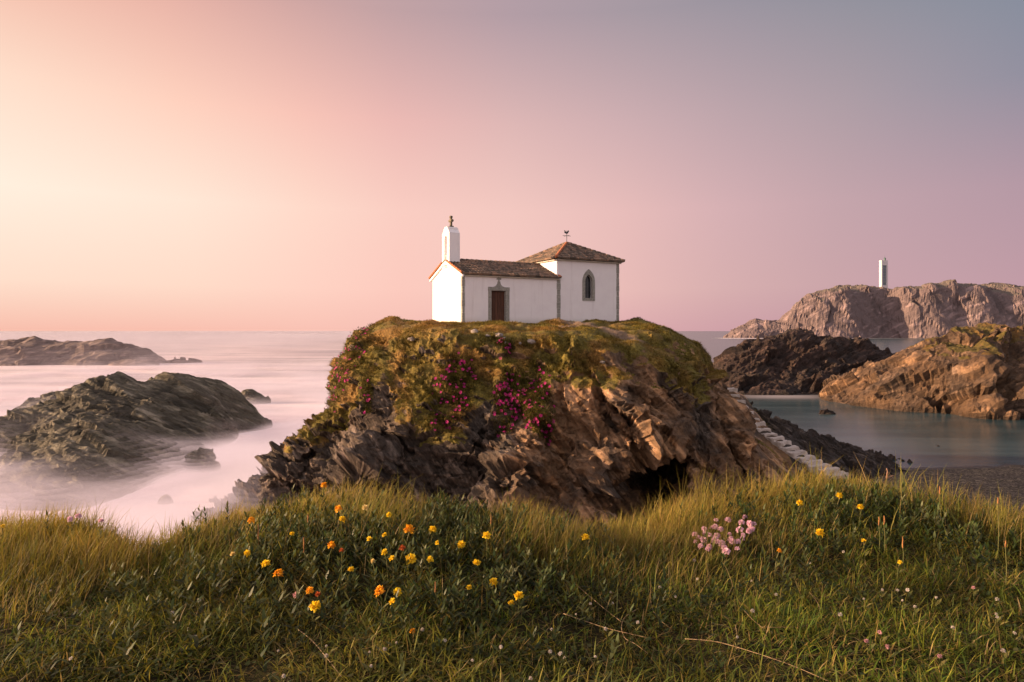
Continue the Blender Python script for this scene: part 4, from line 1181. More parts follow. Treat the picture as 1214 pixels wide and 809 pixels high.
def layer(n, Lr, Wr, lean, curl, weights, ymin=0.85, past=0.35, keep=None, wind=None, nseg=3, up=0.0):
    xy = scatter(n, ymin, past)
    if keep is not None:
        k = rng.random(len(xy)) < keep(xy[:, 0], xy[:, 1]); xy = xy[k]
    m = len(xy); z = gh(xy[:, 0], xy[:, 1])
    P = np.stack([xy[:, 0], xy[:, 1], z - 0.004 + up * rng.random(m)], 1)
    cl = 0.5 + 0.9 * fbm2(xy[:, 0], xy[:, 1], 2.3, 3, 4.0)
    L = rng.uniform(*Lr, m) * (0.65 + 0.7 * np.clip(cl, 0, 1)); Wd = rng.uniform(*Wr, m)
    yaw = rng.uniform(0, 2 * math.pi, m)
    if wind is not None: yaw = wind[0] + rng.normal(0, wind[1], m)
    yaw = yaw + 1.2 * fbm2(xy[:, 0], xy[:, 1], 1.4, 2, 6.0)
    col = pal(GREENS, weights, m)
    dryz = np.clip(fbm2(xy[:, 0], xy[:, 1], 1.1, 3, 12.0) * 1.2, 0, 1)[:, None]
    dk = np.clip(0.9 + 0.75 * fbm2(xy[:, 0], xy[:, 1], 1.6, 3, 21.0), 0.35, 1.35)[:, None]
    col = (col * (1 - 0.5 * dryz) + np.array([0.26, 0.20, 0.055]) * 0.5 * dryz) * dk
    rimg = np.exp(-((xy[:, 1] - rimd(xy[:, 0]) - 0.05) / 0.22) ** 2)[:, None]      # straw grass along the edge, golden backlight put into its colour
    col = col * (1 - 0.6 * rimg) + 0.6 * rimg * np.where(rng.random((m, 1)) < 0.55, np.array([[0.50, 0.44, 0.06]]), np.array([[0.70, 0.43, 0.10]])) * rng.uniform(0.5, 1.25, (m, 1))
    return blades(P, L, Wd, yaw, np.abs(rng.normal(*lean, m)), rng.normal(*curl, m), col, nseg, twist=rng.uniform(-0.8, 0.8, m))


def band(x, y): return np.exp(-((y - rimd(x) + 0.10) / 0.30) ** 2)
def mound(x, y):
    return np.clip(np.exp(-(((x + 0.42) / 0.62) ** 2 + ((y - 2.55) / 0.55) ** 2)) + np.exp(-(((x - 1.55) / 0.45) ** 2 + ((y - 2.95) / 0.40) ** 2)) * 0.8, 0, 1)


nomound = lambda x, y: (1 - 0.75 * mound(x, y)) * (0.30 + 0.70 * sstep(-0.35, 0.15, fbm2(x, y, 1.6, 3, 91.0)))
parts.append(layer(120000, (0.028, 0.065), (0.0022, 0.0046), (0.75, 0.35), (0.9, 0.5), [3, 4, 4, 2.5, 1.8, 0.9], keep=nomound))
parts.append(layer(26000, (0.045, 0.085), (0.0035, 0.0065), (0.55, 0.3), (1.1, 0.5), [3, 4, 4, 2, 0.6, 0.2], keep=nomound))
parts.append(layer(60000, (0.05, 0.095), (0.0018, 0.0036), (0.45, 0.3), (0.9, 0.5), [2, 4, 4, 2.5, 1.0, 0.3], keep=lambda x, y: 0.10 + 0.9 * sstep(-0.15, 0.45, fbm2(x, y, 1.5, 3, 30.0)) * sstep(1.4, 2.2, y) * (1 - 0.8 * mound(x, y))))
parts.append(layer(130000, (0.07, 0.15), (0.0016, 0.0034), (0.25, 0.18), (0.75, 0.4), [0.6, 1.5, 3, 4, 4, 1.6], 1.9, 0.45, keep=lambda x, y: band(x, y) * (1 - 0.55 * mound(x, y)) * (0.45 + 0.75 * np.clip(0.5 + fbm2(x, y, 2.6, 3, 14.0), 0, 1)), wind=(0.5, 1.3)))
parts.append(layer(26000, (0.11, 0.20), (0.0013, 0.0026), (0.15, 0.14), (0.55, 0.35), [0.5, 1, 2, 3, 4, 2], 2.2, 0.35, keep=lambda x, y: band(x, y) * sstep(0.0, 0.6, fbm2(x, y, 1.7, 3, 44.0)), wind=(0.3, 1.0)))
parts.append(layer(16000, (0.03, 0.09), (0.0012, 0.0028), (1.3, 0.2), (0.3, 0.4), [0, 0, 0, 1.5, 3, 3], up=0.025))
# tall yellow-green tuft on the right
parts.append(layer(30000, (0.14, 0.24), (0.0018, 0.0034), (0.22, 0.2), (0.7, 0.4), [0.3, 1.5, 4, 3, 2, 0.8], 2.0, 0.3, keep=lambda x, y: np.clip(np.exp(-(((x - 2.02) / 0.22) ** 2 + ((y - 2.95) / 0.30) ** 2)) + 0.8 * np.exp(-(((x - 1.0) / 0.28) ** 2 + ((y - 3.28) / 0.2) ** 2)), 0, 1), wind=(0.4, 1.4)))
# little round clover leaves close to the soil
xy = scatter(26000, 0.85, 0.0); k = rng.random(len(xy)) < 0.15 + 0.85 * sstep(-0.1, 0.4, fbm2(xy[:, 0], xy[:, 1], 2.1, 3, 55.0)); xy = xy[k]; m = len(xy)
P = np.stack([xy[:, 0], xy[:, 1], gh(xy[:, 0], xy[:, 1]) + rng.uniform(0.005, 0.03, m)], 1); L = rng.uniform(0.009, 0.017, m)
parts.append(blades(P, L, L * 0.8, rng.uniform(0, 6.28, m), rng.uniform(0.8, 1.5, m), rng.normal(0.2, 0.2, m), pal([(0.04, 0.07, 0.02), (0.07, 0.10, 0.03), (0.12, 0.13, 0.05)], [3, 3, 1], m), 3, True))
v, q, t, c = join(parts); parts = []
grass = mesh_np('grass', v, q, t, M_blade, True, colors=c)
tag(grass, 'wild clifftop grass, short in front and tall and straw coloured along the rim', 'grass', kind='stuff')


# leafy herbs on the mounds between the flowers
def herbs(n, keep):
    xy = scatter(n, 1.6, 0.1, 0.5); k = rng.random(len(xy)) < keep(xy[:, 0], xy[:, 1]); xy = xy[k]
    m = len(xy); z = gh(xy[:, 0], xy[:, 1]); hg = rng.uniform(0.05, 0.115, m); out = []
    base = np.stack([xy[:, 0], xy[:, 1], z], 1); nl = 15
    tilt = rng.normal(0, 0.22, (m, 2)); tone = pal([(0.030, 0.060, 0.014), (0.055, 0.090, 0.022), (0.10, 0.13, 0.045), (0.17, 0.19, 0.09)], [4, 4, 2, 0.7], m)
    for i in range(nl):
        f = (i + 0.5) / nl
        P = base + np.stack([tilt[:, 0] * hg * f, tilt[:, 1] * hg * f, hg * f], 1)
        yaw = i * 2.4 + rng.uniform(0, 0.6, m) + xy[:, 0] * 40
        L = rng.uniform(0.022, 0.042, m) * (1.15 - 0.45 * f); ln = 1.15 - 0.75 * f + rng.normal(0, 0.15, m)
        out.append(blades(P, L, L * 0.30, yaw, ln, rng.normal(0.25, 0.2, m), tone * (0.55 + 0.7 * f), 3, True))
    return join(out)


v, q, t, c = herbs(9500, lambda x, y: mound(x, y) * np.clip(0.35 + 0.9 * fbm2(x, y, 3.0, 2, 70.0) + 0.35, 0, 1))
herb = mesh_np('ground_cover', v, q, t, M_herb, True, colors=c)
tag(herb, 'low leafy herbs growing through the grass round the yellow flowers', 'herbs', kind='stuff')

# ----------------------------------------------------------------- flowers
def petal_mat(name, c1, c2):
    s = NT(name); n = s.noise(s.obj(), 60, 3, 0.6)
    c = s.mix(s.mapr(n, 0.35, 0.65), c1, c2); pb = s.pbsdf(c, 0.6, None, 0.2)
    tr = s.n('ShaderNodeBsdfTranslucent'); s.set(tr.inputs[0], c)
    return s.done(s.n('ShaderNodeMixShader', i0=0.35, i1=pb, i2=tr.outputs[0]).outputs[0])


MP_y = petal_mat('yellow_petal', (0.88, 0.66, 0.03), (0.84, 0.54, 0.02)); MP_o = petal_mat('orange_petal', (0.86, 0.46, 0.02), (0.76, 0.28, 0.02))
MP_r = petal_mat('rust_petal', (0.50, 0.11, 0.025), (0.32, 0.07, 0.02)); MP_p = petal_mat('pink_petal', (0.80, 0.55, 0.64), (0.70, 0.42, 0.54))
MP_w = petal_mat('white_petal', (0.66, 0.60, 0.54), (0.50, 0.44, 0.38)); MP_c = petal_mat('cream_petal', (0.72, 0.58, 0.26), (0.62, 0.46, 0.16)); MP_m = petal_mat('magenta_petal', (0.68, 0.035, 0.30), (0.54, 0.025, 0.23))
MP_pw = petal_mat('rosy_petal', (0.60, 0.34, 0.36), (0.48, 0.24, 0.27))
M_stem = plain_mat('flower_stem', (0.07, 0.09, 0.02), (0.12, 0.10, 0.03), 30, 0.6, 0.1)


def head_mesh(name, R_, npet, plen, pw, mat, dome=0.15, seed=0, flat=1.0):
    """a head packed with small petals pointing outwards, on a core"""
    r_ = np.random.default_rng(seed); V = []; Q = []; T = []
    k = np.arange(npet) + 0.5; ph = np.arccos(1 - (1.75 - dome) * k / npet); th = math.pi * (1 + 5 ** 0.5) * k
    dv = np.stack([np.cos(th) * np.sin(ph), np.sin(th) * np.sin(ph), np.cos(ph) * flat], 1) + r_.normal(0, 0.13, (npet, 3)); dv /= np.linalg.norm(dv, axis=1)[:, None]
    for i, d in enumerate(dv):
        a = np.cross(d, (0.3, 0.2, 1.0)); a /= np.linalg.norm(a); b = np.cross(d, a)
        ln = plen * r_.uniform(0.8, 1.2); o = len(V)
        p0 = d * (R_ - plen) ; p1 = d * (R_ - 0.45 * plen); p2 = d * (R_ - plen + ln) + b * ln * 0.25 * r_.normal()
        V += [p0, p1 + a * pw * 0.5 + b * pw * 0.15, p2 + a * pw * 0.22, p2 - a * pw * 0.22, p1 - a * pw * 0.5 + b * pw * 0.15, p1 - b * pw * 0.3]
        T += [(o, o + 1, o + 5), (o, o + 5, o + 4)]; Q += [(o + 1, o + 2, o + 3, o + 5), (o + 5, o + 3, o + 4, o + 5)]
        Q.pop(); T += [(o + 5, o + 3, o + 4)]
    me_o = mesh_np(name, np.array(V), Q, T, mat, True)
    me = me_o.data; bpy.data.objects.remove(me_o)
    return me


HEAD = {'y': head_mesh('flower_head', 0.0165, 46, 0.012, 0.0085, MP_y, 0.2, 1), 'y2': head_mesh('flower_head', 0.0150, 34, 0.012, 0.0095, MP_y, 0.5, 2), 'o': head_mesh('flower_head', 0.0165, 42, 0.012, 0.0085, MP_o, 0.2, 3),
        'r': head_mesh('flower_head', 0.0140, 30, 0.012, 0.007, MP_r, 0.3, 4), 'p': head_mesh('flower_head', 0.0125, 44, 0.009, 0.0075, MP_p, 0.3, 5), 'w': head_mesh('flower_head', 0.0090, 34, 0.007, 0.0048, MP_w, 0.2, 6),
        'c': head_mesh('flower_head', 0.0150, 34, 0.012, 0.008, MP_c, 0.3, 7), 'm': head_mesh('flower_head', 0.0090, 34, 0.007, 0.0048, MP_pw, 0.2, 8)}
_stems = {}


def stem_mesh(hg, bend):
    bm = bmesh.new(); add_tube(bm, [(0, 0, -0.01), (bend * 0.15 * hg, 0, hg * 0.4), (bend * 0.5 * hg, 0.01 * hg, hg * 0.75), (bend * hg, 0, hg)], 0.0016, 5, 0.0012)
    for f in (0.35, 0.6):
        a = bm.verts.new((bend * hg * f * f, 0, hg * f)); w_ = 0.006
        s_ = 1 if f < 0.5 else -1
        b = bm.verts.new((bend * hg * f * f + s_ * 0.012, w_, hg * f + 0.012)); c_ = bm.verts.new((bend * hg * f * f + s_ * 0.028, 0, hg * f + 0.02)); d_ = bm.verts.new((bend * hg * f * f + s_ * 0.012, -w_, hg * f + 0.012))
        bm.faces.new((a, b, c_, d_))
    me = bpy.data.meshes.new('stem'); bm.to_mesh(me); bm.free(); me.materials.append(M_stem)
    return me


def flower(name, px, py, kind, hg, size, label, cat='flower', group=None):
    g = ray_ground(px, py, hg); r_ = random.Random(int(px * 7 + py * 13)); bend = r_.uniform(-0.15, 0.25)
    rt = empty(name, tuple(g)); ax = r_.uniform(-0.5, 0.5)
    rt.location.x -= bend * hg * math.cos(ax); rt.location.y -= bend * hg * math.sin(ax); rt.rotation_euler.z = ax
    k = (round(hg, 3), round(bend, 1))
    so = bpy.data.objects.new('stem', _stems.setdefault(k, stem_mesh(hg, bend))); COL.objects.link(so); so.parent = rt
    hd = bpy.data.objects.new('flower_head', HEAD[kind]); COL.objects.link(hd); hd.parent = rt
    hd.location = (bend * hg, 0, hg); size *= 0.97 if kind == 'p' else (0.95 if kind in 'wm' else 0.88); hd.scale = (size, size, size * r_.uniform(0.85, 1.05)); hd.rotation_euler = (r_.uniform(-0.4, 0.4), r_.uniform(-0.3, 0.5), r_.uniform(0, 6))
    tag(rt, label, cat, group); return rt
GY = 'yellow and orange clover-like flowers on the grassy mound'
YF = [
 (384, 576, 'o', .14, 1.0, 'orange yellow flower standing highest on the grass rim, against the dark rock'),
 (401, 604, 'o', .13, 1.05, 'orange flower just below the topmost one near the rim'),
 (406, 617, 'y', .12, 0.95, 'yellow flower close under the orange one near the rim'),
 (433, 603, 'c', .13, 0.9, 'pale cream flower near the rim, right of a yellow and orange pair'),
 (461, 612, 'y2', .12, 0.8, 'small yellow flower alone in tall grass near the rim'),
 (298, 617, 'o', .14, 0.95, 'orange withering flower at the upper left end of the flower patch'),
 (346, 634, 'y2', .12, 0.65, 'tiny yellow flower beside brown stalks in the upper left patch'),
 (293, 657, 'y', .11, 0.8, 'yellow flower at the left edge of the flower patch, with a pale bud beside'),
 (276, 659, 'c', .11, 0.7, 'pale fading flower, leftmost of the flower patch'),
 (315, 669, 'y', .10, 1.05, 'bright yellow flower left of the mound, above the double bloom'),
 (330, 681, 'o', .10, 1.15, 'large orange double-toned bloom low on the left of the mound'),
 (393, 648, 'o', .12, 0.95, 'orange yellow flower above a small rust red one on the mound'),
 (405, 654, 'r', .12, 0.7, 'small rust red flower right under an orange one on the mound'),
 (367, 702, 'o', .08, 0.9, 'orange bud above the large low yellow bloom'),
 (377, 705, 'r', .08, 0.75, 'rusty bud right above the large low yellow bloom'),
 (374, 721, 'y', .07, 1.2, 'large yellow bloom lowest on the left side of the mound'),
 (438, 640, 'y2', .11, 0.7, 'small yellow flower, left of two in the middle of the mound'),
 (456, 635, 'y2', .11, 0.7, 'small yellow flower left of the big orange bloom'),
 (485, 629, 'o', .13, 1.3, 'big soft orange bloom, largest near the middle of the mound'),
 (477, 650, 'r', .12, 0.9, 'dull red faded bloom below the big orange one'),
 (456, 656, 'y2', .10, 0.85, 'yellow flower left of the dull red bloom'),
 (465, 664, 'y2', .10, 0.85, 'yellow flower just below left of the dull red bloom'),
 (487, 663, 'y', .10, 1.15, 'yellow double flower just below right of the dull red bloom'),
 (510, 664, 'y2', .10, 0.8, 'yellow flower alone right of the yellow double flower'),
 (416, 677, 'y2', .09, 0.75, 'small yellow flower in dark leaves in the middle left of the mound'),
 (442, 666, 'c', .10, 0.6, 'dim pale bud among dark leaves in the middle of the mound'),
 (450, 702, 'o', .08, 1.2, 'round orange bloom low in the middle of the mound'),
 (471, 704, 'y', .08, 0.9, 'yellow flower right beside the round low orange bloom'),
 (466, 715, 'y2', .07, 0.9, 'yellow flower below the round low orange bloom'),
 (513, 629, 'y', .12, 1.05, 'yellow flower right of the big soft orange bloom'),
 (519, 644, 'y2', .11, 0.7, 'small yellow flower under the one right of the orange bloom'),
 (547, 647, 'y', .11, 1.05, 'yellow flower on the right slope, left of a leaning pair'),
 (565, 668, 'y2', .10, 0.95, 'yellow flower halfway down the right slope'),
 (577, 636, 'y', .12, 1.05, 'bright yellow flower highest on the right slope'),
 (585, 692, 'y', .08, 0.95, 'yellow flower low on the right slope of the mound'),
 (556, 698, 'y2', .08, 0.65, 'tiny yellow flower low on the right slope in shade'),
 (606, 717, 'y2', .06, 0.75, 'small yellow flower beside the lowest round bloom on the right'),
 (615, 708, 'y', .07, 1.0, 'round yellow bloom, rightmost and lowest of the mound'),
 (489, 749, 'o', .04, 0.6, 'tiny orange flower in short turf below the mound'),
 (694, 638, 'y', .10, 1.1, 'lone yellow flower on the dark bank at mid picture'),
 (948, 597, 'y', .12, 0.95, 'pale yellow flower right of the pink cluster near the rim'),
 (995, 588, 'y', .12, 1.0, 'bright yellow flower at the foot of the stairs, near the rim'),
 (1020, 602, 'y', .11, 1.0, 'yellow flower beneath the dry twig near the rim'),
 (972, 632, 'y', .10, 1.15, 'big yellow flower below the others, right of the pink cluster'),
 (924, 653, 'o', .09, 0.6, 'tiny orange flower right under the pink cluster'),
 (1024, 643, 'y2', .09, 0.65, 'tiny yellow flower in shade right of the big one'),
 (1067, 668, 'y2', .06, 0.55, 'tiny yellow flower in the turf at the right'),
 (3, 625, 'y2', .10, 0.7, 'small yellow flower at the far left of the rim'),
]
for px, py, k, hg, sz, lb in YF: flower('yellow_flower', px, py, k, hg, sz, lb, 'flower', GY if px < 640 else None)
TH = [(849, 617), (863, 617), (879, 620), (883, 614), (894, 622), (889, 622), (835, 629), (838, 634), (844, 627), (848, 626), (854, 629), (836, 634), (842, 635), (850, 636), (824, 635), (828, 638), (825, 643), (834, 641), (831, 648), (846, 642), (851, 643), (856, 645), (841, 650), (839, 652),
      (865, 635), (866, 640), (868, 643), (875, 643), (881, 635), (877, 629), (888, 630), (892, 628), (874, 651), (861, 655), (848, 640), (859, 650), (880, 640)]
for i, (px, py) in enumerate(TH):
    if py == 617 or py == 614: lb, g = 'pink thrift flower standing above the dense pink cluster', 'pink thrift standing above the cluster'
    elif px < 858: lb, g = 'pink thrift flower in the left half of the dense pink cluster', 'pink thrift, left half of the cluster'
    else: lb, g = 'pink thrift flower in the right half of the dense pink cluster', 'pink thrift, right half of the cluster'
    flower('thrift_flower', px, py, 'p', .07 + 0.012 * ((i * 5) % 5), 0.78 + 0.13 * ((i * 3) % 4), lb, 'flower', g)
for px, py, lb in [(83, 616, 'large pale pink thrift on the left rim above the surf'), (93, 612, 'pale pink thrift beside the large one on the left rim'), (120, 618, 'small pale pink thrift alone on the left rim')]:
    flower('thrift_flower', px, py, 'p', .11, 0.95, lb, 'flower')
flower('thrift_flower', 351, 707, 'm', .07, 1.2, 'faded pinkish thrift head in dry grass left of the low yellow bloom', 'flower')
WC = [(724, 703), (726, 717), (827, 687), (823, 665), (891, 689), (801, 709), (756, 738), (718, 747), (683, 729), (654, 747), (652, 773), (664, 776), (669, 780), (706, 779), (629, 806), (892, 725), (874, 756), (700, 717), (920, 706), (996, 730), (1024, 711), (1046, 700), (1064, 701), (1076, 700), (1070, 713), (1110, 710), (1085, 721), (1182, 711), (1181, 729), (1182, 733), (1203, 751), (1189, 773),
      (387, 768), (232, 756), (204, 727), (236, 712), (60, 701), (32, 689), (84, 783), (387, 779), (438, 774), (440, 792), (336, 804), (501, 748), (470, 764), (528, 760), (594, 768), (456, 770), (820, 655), (960, 668), (1000, 655), (1130, 745), (330, 772), (560, 785), (610, 650), (782, 697)]
for i, (px, py) in enumerate(WC):
    if py < 676: lb, g = 'small white clover head up in the tall grass', 'white clover in the tall grass'
    elif px < 330: lb, g = 'small white clover head in the short turf at the left', 'white clover in the left turf'
    elif px < 620: lb, g = 'small white clover head in the dark turf below the yellow flowers', 'white clover below the yellow flowers'
    elif px < 900: lb, g = 'small white clover head in the turf among the dry stalks', 'white clover among the dry stalks'
    else: lb, g = 'small white clover head in the turf at the right', 'white clover in the right turf'
    flower('clover_flower', px, py, 'w', .040, 0.42 + 0.09 * (i % 4), lb, 'flower', g)
for px, py, lb in [(1154, 698, 'rosy clover head below the tall tuft at the right'), (1043, 751, 'rosy clover head in the lower right turf, left of three'), (1027, 761, 'rosy clover head next to another in the lower right turf'), (1114, 780, 'rosy clover head nearest the bottom at the right'), (1052, 768, 'rosy clover head between two others in the lower right turf'), (66 + 554, 655, 'rosy clover head in dark grass right of the mound')]:
    flower('clover_flower', px, py, 'm', .045, 0.65, lb, 'flower')

# plantain-like seed spikes
M_spike = plain_mat('rusty_seed_head', (0.34, 0.16, 0.05), (0.20, 0.09, 0.035), 60, 0.8, 0.4)
def spike(px, py, hg, label, sl=0.03):
    g = ray_ground(px, py, hg); rt = empty('seed_spike', tuple(g)); tag(rt, label, 'seed stalk')
    bm = bmesh.new(); add_tube(bm, [(0, 0, -0.01), (0.004, 0, hg * 0.5), (0, 0, hg - sl)], 0.0014, 5); obj_bm('stem', bm, M_stem, rt)
    bm = bmesh.new(); add_tube(bm, [(0, 0, hg - sl), (0, 0, hg - sl * 0.7), (0.001, 0, hg - sl * 0.3), (0, 0, hg)], 0.0024, 7, 0.0017)
    for vv in bm.verts: vv.co += Vector((random.uniform(-1, 1), random.uniform(-1, 1), random.uniform(-1, 1))) * 0.0007
    obj_bm('seed_head', bm, M_spike, rt)
for a in [(306, 622, .16, 'tall yellowish seed spike beside the orange withering flower', .07), (365, 610, .15, 'thin brown seed spike with knob near the mound top', .03), (360, 638, .13, 'yellow brown seed spike in the upper left patch', .05),
          (582, 612, .16, 'rust coloured seed spike standing above the bright yellow flower', .03), (1042, 613, .15, 'orange seed spike, left of a pair near the twig', .03), (1048, 612, .16, 'orange seed spike, right of a pair near the twig', .03),
          (1114, 577, .20, 'tall orange seed spike on the rim against the gravel', .03), (1183, 591, .22, 'tall rust seed spike at the right against the gravel', .02), (1192, 641, .17, 'orange topped seed spike at the right edge', .02), (1070, 637, .12, 'short orange seed spike in the middle of the right grass', .04), (516, 692, .10, 'short brown seed spike in dark leaves on the mound', .03)]:
    spike(*a)

# dry stalks lying in the turf
M_straw = plain_mat('dry_straw', (0.32, 0.23, 0.13), (0.20, 0.13, 0.07), 25, 0.7, 0.3)
def stalk(pl, label, r=0.0016, lift=0.022):
    pts = []
    for i, (px, py) in enumerate(pl):
        g = ray_ground(px, py, lift); g[2] += lift; pts.append(g)
    pts = np.array(pts); P = []
    for i in range(len(pts) - 1):                                   # smooth the polyline
        p0 = pts[max(i - 1, 0)]; p1 = pts[i]; p2 = pts[i + 1]; p3 = pts[min(i + 2, len(pts) - 1)]
        for k in range(6):
            t = k / 6; P.append(0.5 * ((2 * p1) + (p2 - p0) * t + (2 * p0 - 5 * p1 + 4 * p2 - p3) * t * t + (3 * p1 - p0 - 3 * p2 + p3) * t ** 3))
    P.append(pts[-1]); r *= 0.62; bm = bmesh.new(); add_tube(bm, P, r, 5, r * 0.6); o = obj_bm('dry_stalk', bm, M_straw, None, True); tag(o, label, 'dry stalk')
stalk([(681, 692), (702, 711), (723, 728), (738, 740)], 'straight dry stalk slanting down to the looped stalk')
stalk([(668, 728), (692, 738), (723, 746), (768, 757)], 'thick brown dry stalk lying nearly level across the looped one', 0.0022)
stalk([(757, 723), (741, 732), (737, 745), (741, 757), (754, 765), (768, 776)], 'dry stalk curled into a loop in the turf')
stalk([(771, 710), (775, 726), (785, 738), (795, 747)], 'thin curved dry stalk right of the looped one', 0.0013)
stalk([(812, 758), (846, 761), (877, 769), (920, 783), (950, 794), (982, 810)], 'long dry stalk running to the bottom edge', 0.0019)
stalk([(352, 747), (372, 764), (405, 804)], 'dry straw stalk below the large low yellow bloom', 0.0019)
stalk([(960, 704), (971, 720), (968, 736), (953, 743), (925, 745), (900, 744)], 'hook shaped dry stalk in the turf', 0.0014)
stalk([(1166, 686), (1190, 690), (1214, 695), (1240, 700)], 'dry stalk under the tall tuft at the right edge')
stalk([(355, 668), (370, 657), (385, 648)], 'grey dry stalk rising through the mound', 0.0016, 0.06)
stalk([(882, 724), (893, 736), (905, 746)], 'short dry stalk left of the hook shaped one', 0.0014)

# broken dry twig standing at the rim
g = ray_ground(1040, 592, 0.0); bm = bmesh.new()
b = Vector(g)
add_tube(bm, [b, b + Vector((0.02, 0, 0.06)), b + Vector((0.045, 0, 0.10))], 0.006, 6, 0.004); add_tube(bm, [b + Vector((0.045, 0, 0.10)), b + Vector((0.05, 0, 0.135)), b + Vector((0.045, 0, 0.15))], 0.004, 6, 0.0015); add_tube(bm, [b + Vector((0.045, 0, 0.10)), b + Vector((0.075, 0, 0.115)), b + Vector((0.085, 0, 0.112))], 0.0036, 6, 0.0015)
o = obj_bm('dry_twig', bm, plain_mat('weathered_twig', (0.22, 0.13, 0.09), (0.34, 0.20, 0.14), 20, 0.8, 0.4), None, True); tag(o, 'broken dry forked twig standing up at the rim above the gravel beach', 'twig')

# ----------------------------------------------------------------- growth on the islet
vI, qI, nI = ISL['v'], ISL['q'], ISL['n']
cen = vI[qI].mean(1); e1 = vI[qI[:, 2]] - vI[qI[:, 0]]; e2 = vI[qI[:, 3]] - vI[qI[:, 1]]; ar = 0.5 * np.linalg.norm(np.cross(e1, e2), axis=1)
nf = nI[qI].mean(1); vg = ISL['veg'][qI].mean(1); dr = ISL['dry'][qI].mean(1); ph = ISL['path'][qI].mean(1)
tocam = np.array([0, 0, EYE]) - cen; tocam /= np.linalg.norm(tocam, axis=1)[:, None]
facing = (nf * tocam).sum(1)
fx = CX + cen[:, 0] / cen[:, 1] * F; fy = HY + (EYE - cen[:, 2]) / cen[:, 1] * F


def on_islet(w_, n):
    f = rng.choice(len(qI), n, p=w_ / w_.sum()); a = rng.random((n, 2))
    c4 = vI[qI[f]]; P = (c4[:, 0] * ((1 - a[:, :1]) * (1 - a[:, 1:])) + c4[:, 1] * (a[:, :1] * (1 - a[:, 1:])) + c4[:, 2] * (a[:, :1] * a[:, 1:]) + c4[:, 3] * ((1 - a[:, :1]) * a[:, 1:]))
    return f, P


nst = near_st[qI].min(1)
wt = ar * ((cen[:, 0] < 14.5) | (nst > 1.3)) * np.clip(vg - 0.35, 0, 1) * (1 - 0.92 * ph) * (cen[:, 1] < 54) * (0.3 + 0.7 * (facing > -0.25)) * np.clip(0.6 + 1.5 * fbm(cen * 0.8, 3), 0.02, 2)
f, P = on_islet(wt, 105000); m = len(P); nn_ = nf[f]
yaw = np.arctan2(nn_[:, 1], nn_[:, 0]) + rng.normal(0, 0.9, m); steep = np.clip(1 - nn_[:, 2], 0, 1.2)
dd = (dr[f] + rng.normal(0, 0.2, m))[:, None]; dd = np.clip(dd, 0, 1)
col = pal([(0.075, 0.078, 0.016), (0.20, 0.18, 0.032), (0.38, 0.30, 0.055), (0.50, 0.38, 0.09)], [2, 4, 4, 2], m) * (1 - dd) + dd * pal([(0.44, 0.22, 0.06), (0.30, 0.15, 0.05), (0.50, 0.32, 0.13)], [3, 2, 1], m)
ton = np.clip(0.9 + 0.7 * fbm(P * 0.6 + 3, 3), 0.4, 1.6)[:, None]
Ln = rng.uniform(0.12, 0.36, m) * (1 - 0.5 * (nn_[:, 2] > 0.75)) * (1 + 0.5 * np.clip(steep - 0.4, 0, 1))
v, q, t, c = blades(P - nn_ * 0.02, Ln, rng.uniform(0.018, 0.045, m), yaw, 0.25 + 1.0 * steep + np.abs(rng.normal(0, 0.2, m)), 0.5 + 0.9 * steep, col * ton, 2, twist=rng.uniform(-0.8, 0.8, m))
ig = mesh_np('grass', v, q, t, blade_mat('islet_grass_blade', 0.3, 0.7), True, colors=c); tag(ig, 'green and rusty grass covering the top and upper flanks of the islet', 'grass', kind='stuff')

BL = None
def blossom_mesh():
    V = []; T = []; k = 12
    for i in range(k):
        a = 2 * math.pi * i / k; o = len(V)
        for aa, r_, z in ((a - 0.2, 0.02, 0.0), (a - 0.17, 0.075, 0.02), (a, 0.10, 0.035), (a + 0.17, 0.075, 0.02), (a + 0.2, 0.02, 0.0)): V.append((r_ * math.cos(aa), r_ * math.sin(aa), z))
        T += [(o, o + 1, o + 2), (o, o + 2, o + 3), (o, o + 3, o + 4)]
    o = mesh_np('blossom', np.array(V), None, T, MP_m, True); me = o.data; bpy.data.objects.remove(o); return me
BL = blossom_mesh(); M_ice = blade_mat('ice_plant_leaf', 0.1, 0.45)


